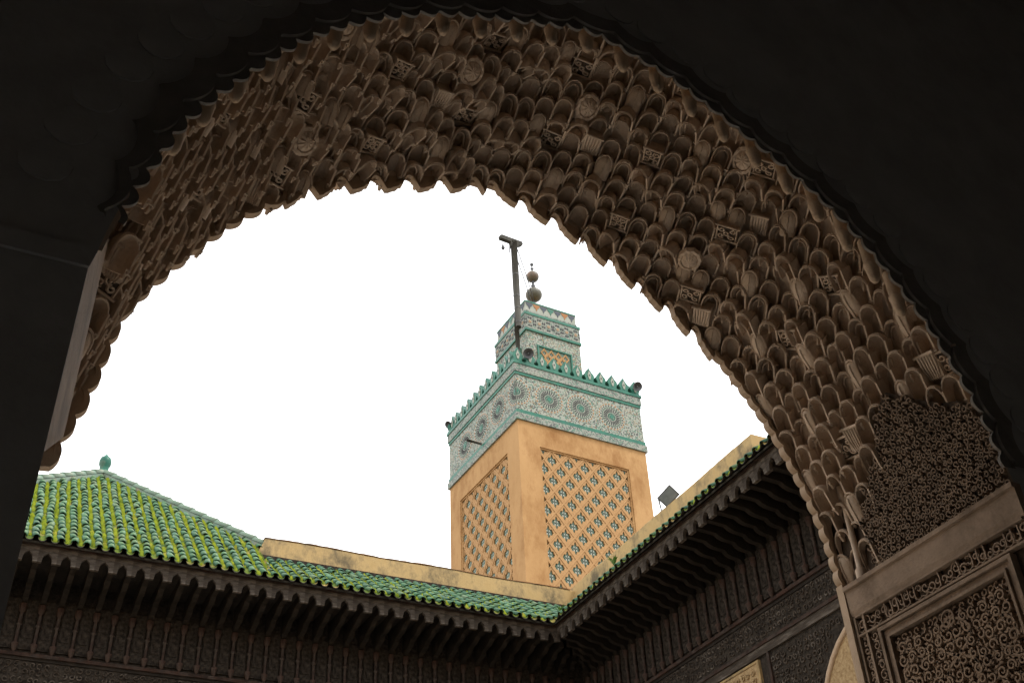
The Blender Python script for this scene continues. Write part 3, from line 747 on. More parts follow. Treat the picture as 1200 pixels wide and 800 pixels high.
# ------------------------------------------------------------------ courtyard wings
EZ, ED, SL = 8.63, 1.09, 0.85                     # eave height, projection, roof slope
PT = 0.1567                                      # tile row pitch
BP = PT * 1.5                                    # bracket pitch
ct = MB()                                        # one cover tile: along +y (up the slope), lower end at y 0
L_, R0, R1 = 0.25, 0.050, 0.042
n = 8
def ring(r, y, z): return [(r * math.cos(PI * i / n), y, z + r * 0.9 * math.sin(PI * i / n)) for i in range(n + 1)]
ct.grid([ring(R0 * 0.82, 0.0, 0.012), ring(R0, 0.0, 0.012), ring(R1, L_, 0.0)], smooth=True)
ct.grid([ring(R0 * 0.82, 0.0, 0.012), ring(R1 * 0.82, L_, 0.0)], mat=1)
CTM = ct.mesh('roof_tile', [M_['tile'], M_['tile_edge']])
slope_a = math.atan(SL)
COURSE = 0.205
def tile_rows(prefix, rows, parent, max_obj=300, rg=None):
    """rows: (x, y_low, z_low, length along slope). Rises toward +y. Returns nothing."""
    ts = []
    for x, y0, z0, ln, slope_a in rows:
        nc = int(ln / COURSE + (0.75 if ln < 1.6 else 0.1))
        for c in range(nc):
            d = c * COURSE
            M = Matrix.Translation((x + rg.uniform(-.006, .006), y0 + d * math.cos(slope_a), z0 + d * math.sin(slope_a))) @ Matrix.Rotation(slope_a + rg.uniform(-.05, .035), 4, 'X') @ Matrix.Rotation(rg.uniform(-.10, .10), 4, 'Z')
            P = parent.matrix_basis @ M.translation
            px = project(P)
            vis = -20 < px[0] < 1220 and -20 < px[1] < 820
            ts.append((c * 0.6 + (0 if vis else 50) + px[2] * 0.15, M))
    ts.sort(key=lambda t: t[0])
    for _, M in ts[:max_obj]: put('roof_tile', CTM, parent, M=M)
    if len(ts) > max_obj:
        mb = MB()
        for _, M in ts[max_obj:]: mb.merge(ct.arrays(), M)
        mb.build('roof_tiles', [M_['tile'], M_['tile_edge']], parent, kind='stuff')
def pans(rows, parent, dens=0.55):
    """concave channel between the cover rows, with moss cushions lying in it"""
    mb = MB(); ms = MB(); rg = random.Random(77)
    for x, y0, z0, ln, slope_a in rows:
        P = []
        for d in (0, ln):
            P.append([(x + PT / 2 + 0.052 * math.cos(PI + PI * i / 6), y0 + d * math.cos(slope_a) - 0.02, z0 + d * math.sin(slope_a) + 0.03 + 0.05 * math.sin(PI + PI * i / 6)) for i in range(7)])
        mb.grid(P, smooth=True)
        P2 = [[(a, b_, c - 0.014) for a, b_, c in r_] for r_ in P]
        mb.grid(P2, mat=1); mb.grid([P[0], P2[0]], mat=1)
        d = 0.02
        while d < ln - 0.1:
            if rg.random() < dens:
                cx_, w_, h_ = x + PT / 2 + rg.uniform(-.012, .012), rg.uniform(.028, .054), rg.uniform(.018, .062)
                lg = rg.uniform(.04, .10)
                cy_, cz_ = y0 + d * math.cos(slope_a), z0 + d * math.sin(slope_a) + 0.004
                vs = []
                for a, bb in ((-1, 0), (-.5, .9), (.5, .9), (1, 0), (.5, -.9), (-.5, -.9)):
                    e = bb * lg / 2 * rg.uniform(.7, 1.2); vs.append((cx_ + a * w_ * rg.uniform(.7, 1.2), cy_ + e * math.cos(slope_a), cz_ + e * math.sin(slope_a)))
                vs.append((cx_ + rg.uniform(-.008, .008), cy_, cz_ + h_ + 0.012))
                ms.add(vs, [(i, (i + 1) % 6, 6) for i in range(6)], smooth=rg.random() < .5)
            d += rg.uniform(.03, .09)
    mb.build('pan_tiles', [M_['pan'], M_['tile_edge']], parent, kind='stuff')
    ms.build('moss', M_['moss'], parent, kind='stuff')

# bracket profile (d outward, z), corbelled in steps
bz = 8.33
bp = [(0.0, 8.20), (0.06, 8.22), (0.10, 8.27), (0.22, 8.285), (0.28, 8.31), (0.32, 8.36), (0.48, 8.375), (0.55, 8.40), (0.60, 8.44), (0.88, 8.46), (0.88, 8.56), (0.0, 8.56)]
br = MB(); br.prism(bp, lambda p, q, t: (t, -p, q), -0.036, 0.036)
BRM = br.mesh('bracket', M_['wood'])
# arch board over each bay: outline with a pointed cusped notch
hw = BP / 2
nl = [(0.056, 8.385), (0.056, 8.425), (0.064, 8.44), (0.064, 8.465), (0.080, 8.485), (hw - 0.012, 8.508)]
nb = [(-hw, 8.60), (-hw, 8.385)] + [(-hw + a, z) for a, z in nl] + [(0, 8.52)] + [(hw - a, z) for a, z in nl[::-1]] + [(hw, 8.385), (hw, 8.60)]
ab = MB(); ab.prism(nb, lambda p, q, t: (p, t, q), -0.975, -0.925)
ABM = ab.mesh('eave_arch', M_['wood_grey'])
cl = MB()
cl.lathe([(0.012, 7.545), (0.03, 7.575), (0.042, 7.63), (0.046, 7.64), (0.046, 7.665), (0.02, 7.675), (0.022, 7.90), (0.036, 7.91), (0.036, 7.925), (0.026, 7.935), (0.022, 8.08), (0.042, 8.10), (0.046, 8.15), (0.05, 8.20)], 0, -0.045, 8)
CLM = cl.mesh('colonette', M_['wood_red'])
pn = MB(); pn.box(-BP / 2 + 0.035, BP / 2 - 0.035, -0.022, 0.0, 7.60, 8.28); pn.box(-BP / 2 + 0.055, BP / 2 - 0.055, -0.034, -0.0221, 7.75, 8.15)
PNM = pn.mesh('wall_panel', M_['wood_carved'])

def wing(name, label, loc, rz, x0, x1, corner, par0, par1, windows=None):
    """corner: +1 the eave stops at a mitre at its x1 end, -1 at its x0 end"""
    w = thing(name, label, 'building', loc, rz, 'cedar fronted courtyard buildings')
    bpy.context.view_layer.update()
    w.matrix_basis = Matrix.Translation(loc) @ Matrix.Rotation(rz, 4, 'Z')
    rg = random.Random(int(loc[0] * 100))
    def xr_at(d):                                  # extent at distance d from the wall
        return (x0, x1 - d) if corner > 0 else (x0 + d, x1)
    b = MB()
    cx0, cx1 = (x0, x1) if corner > 0 else (x0, x1)
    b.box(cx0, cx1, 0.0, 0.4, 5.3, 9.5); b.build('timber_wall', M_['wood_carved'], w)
    b = MB(); b.box(cx0, cx1, 0.003, 0.4, 0.0, 5.299); b.build('lower_wall', M_['court_wall'], w)
    b = MB(); b.box(cx0, cx1, 0.41, 6.0, 0.0, 9.44); b.build('building_mass', M_['roof_flat'], w)
    # long mouldings
    for z0_, z1_, dd, mt in ((7.50, 7.545, 0.06, 'wood_red'), (7.455, 7.498, 0.035, 'wood'), (7.07, 7.11, 0.05, 'wood_red'), (6.96, 7.069, 0.03, 'wood_grey')):
        b = MB(); a0, a1 = xr_at(dd); b.box(a0, a1, -dd, -0.0005, z0_, z1_); b.build('moulding', M_[mt], w)
    a0, a1 = xr_at(0.02)
    b = MB(); b.box(a0, a1, -0.02, -0.0005, 7.112, 7.453)
    b.build('carved_frieze', M_['wood_carved'], w)
    b = MB(); rr_ = random.Random(3)
    x = a0 + 0.05
    fz = lambda p, q, t: (p, -0.0195 - t, q)
    while x < a1 - 0.1:                             # carved scrolls of the frieze
        for zc in (7.2, 7.31, 7.40):
            b.ribbon(curl_path(x + rr_.uniform(-.02, .02), zc, 0.042, rr_.uniform(0, 6.3), .9, rr_.choice((-1, 1)), 9, .3), 0.018, 0.016, fz)
        x += 0.10
    b.build('frieze_carving', M_['wood_grey'], w, kind='stuff')
    if corner < 0:                                  # carved boards under the frieze, where they come into view
        b = MB(); x = 4.70
        while x < 9.5:
            for zc in [6.0 + .105 * i for i in range(9)]:
                if math.hypot(x - 6.6, zc - 5.6) > 1.36: b.ribbon(curl_path(x + rr_.uniform(-.015, .015), zc + rr_.uniform(-.01, .01), 0.045, rr_.uniform(0, 6.3), 1.0, rr_.choice((-1, 1)), 9, .3), 0.02, 0.018, lambda p, q, t: (p, -t + .001, q))
            x += 0.105
        b.build('board_carving', M_['wood_grey'], w, kind='stuff')
    # eave boards
    b = MB(); a0, a1 = xr_at(0.99)
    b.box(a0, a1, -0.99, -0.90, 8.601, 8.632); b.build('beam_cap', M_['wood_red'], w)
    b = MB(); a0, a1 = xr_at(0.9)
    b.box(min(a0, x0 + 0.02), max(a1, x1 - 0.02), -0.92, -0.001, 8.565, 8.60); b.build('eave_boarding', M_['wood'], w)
    nbr = int((x1 - x0) / BP)
    for i in range(nbr):
        x = x0 + (i + 0.5) * BP if corner < 0 else x1 - (i + 0.5) * BP
        a0, a1 = xr_at(0.95)
        if a0 - 0.01 <= x - BP / 2 and x + BP / 2 <= a1 + 0.01 or True:
            if a0 + 0.02 < x < a1 - 0.02: put('eave_arch', ABM, w, loc=(x, 0, 0))
        xb = x + BP / 2
        a0, a1 = xr_at(0.9)
        if a0 < xb < a1: put('bracket', BRM, w, loc=(xb, 0, 0))
        elif xr_at(0.12)[0] < xb < xr_at(0.12)[1]:
            dd = (x1 - xb) if corner > 0 else (xb - x0)
            put('bracket', BRM, w, loc=(xb, 0, 0), scale=(1, max(dd - 0.05, 0.1) / 0.9, 1))
        if xr_at(0.07)[0] < xb < xr_at(0.07)[1]: put('colonette', CLM, w, loc=(xb, 0, 0))
        if xr_at(0.04)[0] < x - 0.08 and x + 0.08 < xr_at(0.04)[1]: put('wall_panel', PNM, w, loc=(x, 0, 0))
    # roof bed
    b = MB()
    A = xr_at(ED - 0.03); B = xr_at(0.0)
    zt = EZ + 0.72 * ED
    v = [(A[0], -ED + 0.03, EZ - 0.01), (A[1], -ED + 0.03, EZ - 0.01), (B[1], 0.0, zt - 0.03), (B[0], 0.0, zt - 0.03)]
    b.add(v + [(p[0], p[1], p[2] - 0.028) for p in v], [(0, 1, 2, 3), (7, 6, 5, 4), (0, 4, 5, 1)])
    b.build('roof_bed', M_['tile_edge'], w)
    rows = []
    i = 0
    while True:
        x = (x1 - (i + 0.5) * PT) if corner > 0 else (x0 + (i + 0.5) * PT)
        if x < x0 or x > x1: break
        dmax = ED if (xr_at(ED)[0] <= x <= xr_at(ED)[1]) else ((x1 - x) if corner > 0 else (x - x0))
        sl_ = SL if (corner > 0 and -1.0 < x < 3.62) else 0.72
        if dmax > 0.22: rows.append((x, -dmax, EZ + sl_ * (ED - dmax) + 0.012, (dmax + 0.02) / math.cos(math.atan(sl_)), math.atan(sl_)))
        i += 1
    tile_rows(name, rows, w, 300, rg)
    pans([(x, y, z - 0.012, l_, a_) for x, y, z, l_, a_ in rows], w)
    return w

back_w = wing('courtyard_building', 'dark carved cedar courtyard wall with green tiled eave below the minaret', (0, 15.42, 0), 0.0, -5.0, 9.04, +1, None, None)
right_w = wing('courtyard_building', 'dark cedar courtyard wing on the right, its eave running toward the arch', (9.04, 15.42, 0), -PI / 2, 0.0, 10.40, -1, None, None)
# right wing: upright strip, pale carved window and the arched recess low down
MB().box(4.60, 4.64, -0.03, -0.0005, 5.4, 6.955).build('upright_strip', M_['wood_red'], right_w)
b = MB(); b.box(1.6, 4.385, -0.028, -0.0005, 5.2, 6.90); wn = b.build('window', M_['stone'], right_w)
b = MB(); b.box(4.386, 4.43, -0.04, -0.0005, 5.2, 6.93); b.box(1.55, 4.385, -0.04, -0.0005, 6.901, 6.93); b.build('window_frame', M_['parapet'], wn)
b = MB(); rg = random.Random(8)
fz = lambda p, q, t: (p, -0.0275 - t, q)
x = 1.65
while x < 4.36:
    for zc in [5.6 + 0.11 * i for i in range(12)]:
        if zc < 6.86: b.ribbon(curl_path(x, zc, 0.045, rg.uniform(0, 6.3), 1.0, rg.choice((-1, 1)), 8, .3), 0.02, 0.02, fz)
    x += 0.11
b.build('window_carving', M_['stone'], wn, kind='stuff')
b = MB()
cxa, rza = 6.6, 1.2
arc = [(cxa + rza * math.cos(PI * i / 20), 5.60 + 1.20 * math.sin(PI * i / 20)) for i in range(21)]
b.prism([(cxa - rza, 5.0)] + arc[::-1] + [(cxa + rza, 5.0)], lambda p, q, t: (p, t, q), -0.028, -0.0005)
ra = b.build('blind_arch', M_['stone'], right_w)
b = MB(); b.tube([(p, -0.03, q) for p, q in arc], 0.035, 6); b.build('arch_rim', M_['stucco_pale'], ra)

# plain wing on the left, out of the photograph, and the wall above the court behind it
lw = thing('side_building', 'plain plastered wing closing the left side of the courtyard', 'building', (-5.0, 5.0, 0))
MB().box(-3.0, 0, 0.01, 10.4, 0, 9.3).build('plaster_wall', M_['court_wall'], lw)
MB().box(0.0005, 0.06, 0.02, 10.38, 7.4, 7.55).build('moulding', M_['wood_grey'], lw)

# parapets
def parapet(label, loc, rz, x0, x1, z0, z1, cut, cope=True):
    t = thing('parapet_wall', label, 'wall', loc, rz, 'ochre parapet walls above the eaves')
    b = MB(); rg = random.Random(int(x1 * 10)); n = 60
    for i in range(n):
        pass
    P = []
    for i in range(n + 1):
        x = x0 + (x1 - x0) * i / n
        w_ = 0.008 * math.sin(x * 3.1) + rg.uniform(-.005, .005)
        top = z1 + w_
        xl = x
        P.append([(x, 0.0, z0), (x, w_ * .4, z0 + (z1 - z0) * .5), (x + (cut[0] if i == 0 else cut[1] if i == n else 0), 0.0, top - .012), (x + (cut[0] if i == 0 else cut[1] if i == n else 0), 0.012, top), (x, 0.38, top), (x, 0.40, z0)])
    b.grid(P)
    for q in (P[0], P[-1]): b.add(q, [tuple(range(6))])
    b.build('plaster_face', M_['parapet'], t)
    b = MB(); P = []
    for i in range(n + 1):
        x = x0 + 0.08 + (x1 - x0 - 0.16) * i / n; h_ = rg.uniform(.0, .012)
        zz = z1 + 0.004 + 0.008 * math.sin(x * 3.1)
        P.append([(x, -0.008, zz - 0.006), (x, -0.008, zz + h_), (x, 0.15, zz + .01 + h_), (x, 0.41, zz + .006)])
    b.grid(P)
    if cope: b.build('coping', M_['coping'], t)
    return t
parapet('low ochre plaster wall with black stains above the back row of green tiles', (0, 15.43, 0), 0.0, 3.62, 9.03, 9.30, 9.79, (0.10, 0))
parapet('pale ochre plaster wall rising toward the arch behind the right-hand eave', (9.02, 15.42, 0), -PI / 2, -0.32, 5.09, 9.30, 9.89, (0, 0.0), False)

# ------------------------------------------------------------------ hipped pavilion roof
AX, AY, AZ = 1.45, 18.1, EZ + SL * (18.1 - 14.33)
pav = thing('pavilion_roof', 'mossy green tiled hipped roof with a small urn finial at its peak', 'roof', (AX, 15.5, EZ))
pav.matrix_basis = Matrix.Translation((AX, 15.5, EZ))
kx = 2.18 / 2.45
hy = 18.1 - 15.5                                  # local apex y
zb0 = SL * (15.5 - 14.33)
b = MB()
hx = hy * kx
v = [(-hx, 0, zb0 - 0.03), (hx, 0, zb0 - 0.03), (0, hy, AZ - EZ - 0.03), (-hx, 2 * hy, zb0 - 0.03), (hx, 2 * hy, zb0 - 0.03)]
b.add(v, [(0, 1, 2)])
b.build('roof_bed', M_['tile_edge'], pav)
b = MB()                                          # the three far slopes, corrugated by their own rows
for (a, c) in ((v[1], v[4]), (v[4], v[3]), (v[3], v[0])):
    a, c, t = Vector(a), Vector(c), Vector(v[2]); nr = 33
    P = []
    for i in range(nr * 4 + 1):
        u = i / (nr * 4); q = a.lerp(c, u); h_ = 0.04 * (1 if i % 4 in (1, 2) else 0)
        f_ = 1 - abs(2 * u - 1)
        e = q + ((a.lerp(c, .5) * 1.0 + (t - a.lerp(c, .5))) - a.lerp(c, .5)) * f_
        P.append([q + Vector((0, 0, h_)), e + Vector((0, 0, h_))])
    b.grid(P)
b.build('far_slope', M_['tile_old'], pav)
rows = []
nx = int(2 * hx / PT)
for i in range(-nx // 2 - 1, nx // 2 + 2):
    x = (round((AX - 9.04 + PT / 2) / PT) * PT + 9.04 - PT / 2 - AX) + i * PT
    ytop = hy - abs(x) / kx
    if ytop < 0.12: continue
    rows.append((x, 0.0 - 0.05, zb0 - 0.05 * SL + 0.012, (ytop + 0.03) / math.cos(slope_a), slope_a))
tile_rows('pavilion', rows, pav, 300, random.Random(4))
pans([(x, y, z - 0.012, l_, a_) for x, y, z, l_, a_ in rows], pav, 0.95)
rt = MB(); n = 8
rt.grid([[(r_ * math.cos(PI * i / n), y, z + r_ * math.sin(PI * i / n)) for i in range(n + 1)] for r_, y, z in ((0.055, 0, 0.012), (0.078, 0, 0.012), (0.068, 0.34, 0.0))], smooth=True)
RTM = rt.mesh('ridge_tile', [M_['tile_old']])
for sg in (-1, 1):
    for q0 in (1, -1):
        foot = Vector((sg * hx, hy - q0 * hy, zb0)); top = Vector((0, hy, AZ - EZ))
        d = top - foot; n_ = int(d.length / 0.29); yaw = math.atan2(d.y, d.x) - PI / 2; pit = math.atan2(d.z, math.hypot(d.x, d.y))
        for i in range(n_):
            put('ridge_tile', RTM, pav, M=Matrix.Translation(foot + d * (i / n_) + Vector((0, 0, 0.045))) @ Matrix.Rotation(yaw, 4, 'Z') @ Matrix.Rotation(pit, 4, 'X'))
        b = MB(); side = Vector((d.y, -d.x, 0)).normalized() * 0.075
        b.add([foot - side + Vector((0, 0, -.05)), foot + side + Vector((0, 0, -.05)), top + side + Vector((0, 0, -.05)), top - side + Vector((0, 0, -.05)),
               foot - side * .8 + Vector((0, 0, .055)), foot + side * .8 + Vector((0, 0, .055)), top + side * .8 + Vector((0, 0, .055)), top - side * .8 + Vector((0, 0, .055))], [(0, 4, 7, 3), (1, 2, 6, 5), (4, 5, 6, 7), (0, 1, 5, 4)])
        b.build('ridge_mortar', M_['tile_old'], pav)
b = MB()
b.lathe([(0.085, -0.05), (0.09, 0.03), (0.075, 0.05), (0.078, 0.16), (0.10, 0.20), (0.104, 0.28), (0.085, 0.34), (0.05, 0.37), (0.03, 0.375), (0.03, 0.40), (0.0, 0.42)], 0, hy, 12)
fo = b.build('finial', M_['green'], pav); fo.location = (0, 0, AZ - EZ)

# ------------------------------------------------------------------ minaret
mi = thing('minaret', 'square ochre minaret with lozenge lattice panels and green and white mosaic bands', 'minaret', (18.382, 32.852, 0), math.radians(2.63))
HW = 2.73
ZP0, ZP1 = 11.0, 22.87
b = MB()                                          # shaft: four slabs with a sunk panel each
def on_face(k, u, d, z):
    """face k: 0 faces the camera side (-y), 1 = -x, 2 = +y, 3 = +x; u along the face, d outward from the wall plane"""
    if k == 0: return (u, -HW - d, z)
    if k == 1: return (-HW - d, -u, z)
    if k == 2: return (-u, HW + d, z)
    return (HW + d, u, z)
def fbox(mb, k, u0, u1, d0, d1, z0, z1, mt=0):
    v = [on_face(k, u, d, z) for z in (z0, z1) for u, d in ((u0, d1), (u1, d1), (u1, d0), (u0, d0))]
    mb.add(v, [(0, 1, 2, 3), (4, 7, 6, 5), (0, 4, 5, 1), (1, 5, 6, 2), (2, 6, 7, 3), (3, 7, 4, 0)], mt)
for k in range(4):
    PU = 1.88
    e1 = HW if k in (0, 2) else HW - 0.2005
    e0 = -e1
    fbox(b, k, e0, -PU, -0.2, 0, ZP0 - .5, ZP1)
    fbox(b, k, PU, e1, -0.2, 0, ZP0 - .5, ZP1)
    fbox(b, k, e0, e1, -0.2, 0, ZP1, 23.80)
    fbox(b, k, e0, e1, -0.2, 0, 0, ZP0 - .5)
b.build('shaft', M_['plaster'], mi)
b = MB(); b.box(-2.58, 2.58, -2.58, 2.58, 0, 23.6); b.build('panel_backing', M_['green_pale'], mi)
# slim step round each sunk panel
b = MB()
for k in range(2):
    fbox(b, k, -1.88, -1.82, -0.15, -0.04, ZP0, ZP1 - 0.06); fbox(b, k, 1.82, 1.88, -0.15, -0.04, ZP0, ZP1 - 0.06); fbox(b, k, -1.88, 1.88, -0.15, -0.04, ZP1 - 0.06, ZP1 - 0.0005)
b.build('panel_step', M_['plaster'], mi)
LW, LH = 0.685, 0.82
def loz(scale_in, cusp):
    """upright lozenge outline with curling cusps"""
    out = []
    N = 32
    for i in range(N):
        t = 2 * PI * i / N
        c, s_ = math.cos(t), math.sin(t)
        R = 1 / (abs(c) / (LW / 2) + abs(s_) / (LH / 2))
        if cusp:
            a = abs(s_)
            R *= scale_in * (1 - 0.30 * math.exp(-((abs(math.degrees(math.atan2(abs(s_), abs(c)))) - 62) / 13) ** 2) + 0.16 * math.exp(-((math.degrees(math.atan2(abs(s_), abs(c))) - 33) / 12) ** 2))
        else: R *= scale_in
        out.append((R * c, R * s_ * (1.12 if cusp and s_ > 0 else 1.0)))
    return out
lo = MB()
o1, i1, i2 = loz(1.012, False), loz(0.58, True), loz(0.5, True)
o2 = loz(0.90, False)
N = 32
def lf(p, d): return (p[0], -d, p[1])
ringz = [[lf(p, -0.02) for p in o1], [lf(p, 0.085) for p in loz(1.0, False)], [lf(p, 0.085) for p in o2], [lf(p, 0.065) for p in loz(0.87, False)], [lf(p, 0.065) for p in i1], [lf(p, 0.0) for p in i1]]
for a, c in zip(ringz, ringz[1:]): lo.grid([a + [a[0]], c + [c[0]]])
LOM = lo.mesh('lattice_lozenge', [M_['lattice']])
st = MB()                                         # flower of cut tile in each opening
def petal(a, r0, r1, w):
    c, s_ = math.cos(a), math.sin(a)
    return [(c * r0, s_ * r0), (c * (r0 + r1) / 2 - s_ * w, s_ * (r0 + r1) / 2 + c * w), (c * r1, s_ * r1), (c * (r0 + r1) / 2 + s_ * w, s_ * (r0 + r1) / 2 - c * w)]
for i in range(4):
    st.prism(petal(PI / 2 * i + PI / 4, 0.028, 0.105, 0.04), lambda p, q, t: (p, t, q * 1.25), -0.034, -0.004, 0)
    st.prism(petal(PI / 2 * i, 0.05, 0.135, 0.022), lambda p, q, t: (p, t, q * 1.2), -0.024, -0.004, 2)
st.prism([(0.03 * math.cos(PI * i / 4), 0.036 * math.sin(PI * i / 4)) for i in range(8)], lambda p, q, t: (p, t, q), -0.04, -0.004, 1)
st.prism([(0.15 * math.cos(PI * i / 5), 0.26 * math.sin(PI * i / 5)) for i in range(10)], lambda p, q, t: (p, t, q), -0.012, 0.02, 3)
STM = st.mesh('flower_tile', [M_['white'], M_['grey_green'], M_['green_pale'], M_['green_pale']])
st2 = MB()
st2.prism([(0.15 * math.cos(PI * i / 5), 0.26 * math.sin(PI * i / 5)) for i in range(10)], lambda p, q, t: (p, t, q), -0.012, 0.02, 0)
for i in range(4): st2.prism(petal(PI / 2 * i + PI / 4, 0.028, 0.10, 0.035), lambda p, q, t: (p, t, q * 1.25), -0.022, -0.004, 1)
ST2 = st2.mesh('flower_tile', [M_['green_pale'], M_['white']])
for k in range(2):
    rz_ = (0, -PI / 2)[k]
    for row in range(-1, 15):
        zc = 22.46 - row * LH / 2
        if zc < 17.0: break
        us = [-1.37, -.685, 0, .685, 1.37] if row % 2 == 0 else [-1.7125, -1.0275, -.3425, .3425, 1.0275, 1.7125]
        for u in us:
            p = on_face(k, u, -0.14, zc)
            put('lattice_lozenge', LOM, mi, loc=p, rz=rz_)
            put('flower_tile', STM if k == 0 else ST2, mi, loc=on_face(k, u, -0.13, zc), rz=rz_)
b = MB()                                          # the lowest rows, hidden behind the parapet, as one piece
for k in range(2):
    for row in range(14, 29):
        zc = 22.46 - row * LH / 2
        for u in ([-1.37, -.685, 0, .685, 1.37] if row % 2 == 0 else [-1.7125, -1.0275, -.3425, .3425, 1.0275, 1.7125]):
            b.merge(lo.arrays(), Matrix.Translation(on_face(k, u, -0.16, zc)) @ Matrix.Rotation((0, -PI / 2)[k], 4, 'Z'))
b.build('lattice_lozenges', M_['lattice'], mi, kind='stuff')
# mosaic crown
def band(name, half, z0, z1, mt):
    b = MB(); b.box(-half, half, -half, half, z0, z1); return b.build(name, M_[mt], mi)
band('patterned_band', 2.80, 23.80, 24.07, 'zellij_band')
band('green_band', 2.765, 24.0705, 24.24, 'green')
band('mosaic_frieze', 2.735, 24.2405, 25.78, 'zellij')
band('green_band', 2.765, 25.7805, 25.90, 'green')
band('patterned_band', 2.79, 25.9005, 26.24, 'zellij_band')
band('green_band', 2.82, 26.2405, 26.35, 'green')
ro = MB()                                         # radiating rosette: rings of small cut tiles
def wedge(r0, r1, a0, a1, d, mt, taper=0.0):
    v = []
    for t in (d, 0.0):
        for r_, sh in ((r0, taper), (r1, -taper)):
            v += [(r_ * math.cos(a0 + sh), -t, r_ * math.sin(a0 + sh)), (r_ * math.cos(a1 - sh), -t, r_ * math.sin(a1 - sh))]
    ro.add(v, [(0, 1, 3, 2), (0, 4, 5, 1), (2, 3, 7, 6), (0, 2, 6, 4), (1, 5, 7, 3)], mt)
def disc(r, d, mt, n=32): ro.prism([(r * math.cos(2 * PI * i / n), r * math.sin(2 * PI * i / n)) for i in range(n)], lambda p, q, t: (p, t, q), -d, 0.0, mt)
disc(0.60, 0.004, 0); disc(0.09, 0.022, 2, 12)
NS = 24
for i in range(NS):
    a = 2 * PI * i / NS; w_ = 2 * PI / NS
    wedge(0.115, 0.165, a + w_ * .2, a + w_ * .8, 0.014, 2)
    wedge(0.20, 0.36, a + w_ * .28, a + w_ * .72, 0.016, 1)
    wedge(0.39, 0.43, a + w_ * .1, a + w_ * .9, 0.012, 3)
    wedge(0.455, 0.50, a + w_ * (.55), a + w_ * (.95), 0.012, 1)
    wedge(0.53, 0.57, a + w_ * .2, a + w_ * .7, 0.012, 4)
ROM = ro.mesh('mosaic_rosette', [M_['white'], M_['black'], M_['green'], M_['green_pale'], M_['honey']])
for k in range(2):
    for u in (-2.05, -0.685, 0.685, 2.05) if False else (-1.36, 0, 1.36):
        put('mosaic_rosette', ROM, mi, loc=on_face(k, u, 0.006, 25.02), rz=(0, -PI / 2)[k])
# half rosettes folded round the corner
b = MB()
for v_, f_, m_ in ((ro.v, ro.f, ro.m),):
    for k, sg in ((0, 1), (1, -1)):
        keep = [i for i, ff in enumerate(f_) if len(ff) < 12 and all(v_[j][0] * sg >= -0.001 for j in ff)]
        M = Matrix.Translation(on_face(k, -HW if k == 0 else HW, 0.008, 25.02)) @ Matrix.Rotation((0, -PI / 2)[k], 4, 'Z')
        for i in keep: b.add([M @ Vector(v_[j]) for j in f_[i]], [tuple(range(len(f_[i])))], m_[i])
for k, sg in ((0, 1), (1, -1)):
    M = Matrix.Translation(on_face(k, -HW if k == 0 else HW, 0.008, 25.02)) @ Matrix.Rotation((0, -PI / 2)[k], 4, 'Z')
    for r_, d_, m_ in ((0.60, 0.004, 0), (0.09, 0.022, 2)):
        b.add([M @ Vector((sg * r_ * math.cos(-PI / 2 + PI * i / 16), -d_, r_ * math.sin(-PI / 2 + PI * i / 16))) for i in range(17)], [tuple(range(17))], m_)
b.build('corner_rosette', [M_['white'], M_['black'], M_['green'], M_['green_pale'], M_['honey']], mi)
# merlons
me_o = [(p * 1.28, q) for p, q in [(-0.17, 0), (-0.17, 0.05), (-0.13, 0.08), (-0.135, 0.16), (-0.17, 0.24), (-0.175, 0.33), (-0.14, 0.40), (-0.10, 0.45), (-0.05, 0.55), (0, 0.66), (0.05, 0.55), (0.10, 0.45), (0.14, 0.40), (0.175, 0.33), (0.17, 0.24), (0.135, 0.16), (0.13, 0.08), (0.17, 0.05), (0.17, 0)]]
mr_ = MB(); mr_.prism(me_o, lambda p, q, t: (p, t, q), 0.0, 0.22, 0)
mr_.prism([(p * 0.36, 0.10 + q * 0.68) for p, q in me_o[5:14]] + [(0.03, 0.12), (-0.03, 0.12)], lambda p, q, t: (p, t, q), -0.02, 0.0, 1)
mr_.prism([(0.025 * math.cos(PI * i / 3), 0.31 + 0.04 * math.sin(PI * i / 3)) for i in range(6)], lambda p, q, t: (p, t, q), -0.03, -0.02, 2)
MRM = mr_.mesh('merlon', [M_['green'], M_['white'], M_['black']])
for k in range(4):
    for i in range(11):
        u = -2.6 + 5.2 * i / 10
        if k in (1, 3) and i in (0, 10): u *= 0.93
        put('merlon', MRM, mi, loc=on_face(k, u, 0.03, 26.35), rz=(0, -PI / 2, PI, PI / 2)[k])
b = MB()                                          # ochre wall behind the merlons
for k in range(4): fbox(b, k, -2.45 if k in (1, 3) else -2.6, 2.45 if k in (1, 3) else 2.6, -0.33, -0.20, 26.351, 26.72)
b.build('rear_wall', M_['lattice'], mi)
b = MB(); b.tube([on_face(1, -0.05, -0.05, 24.34), on_face(1, -0.05, 0.62, 24.36)], 0.045, 8); b.build('water_spout', M_['grey_wood'], mi)
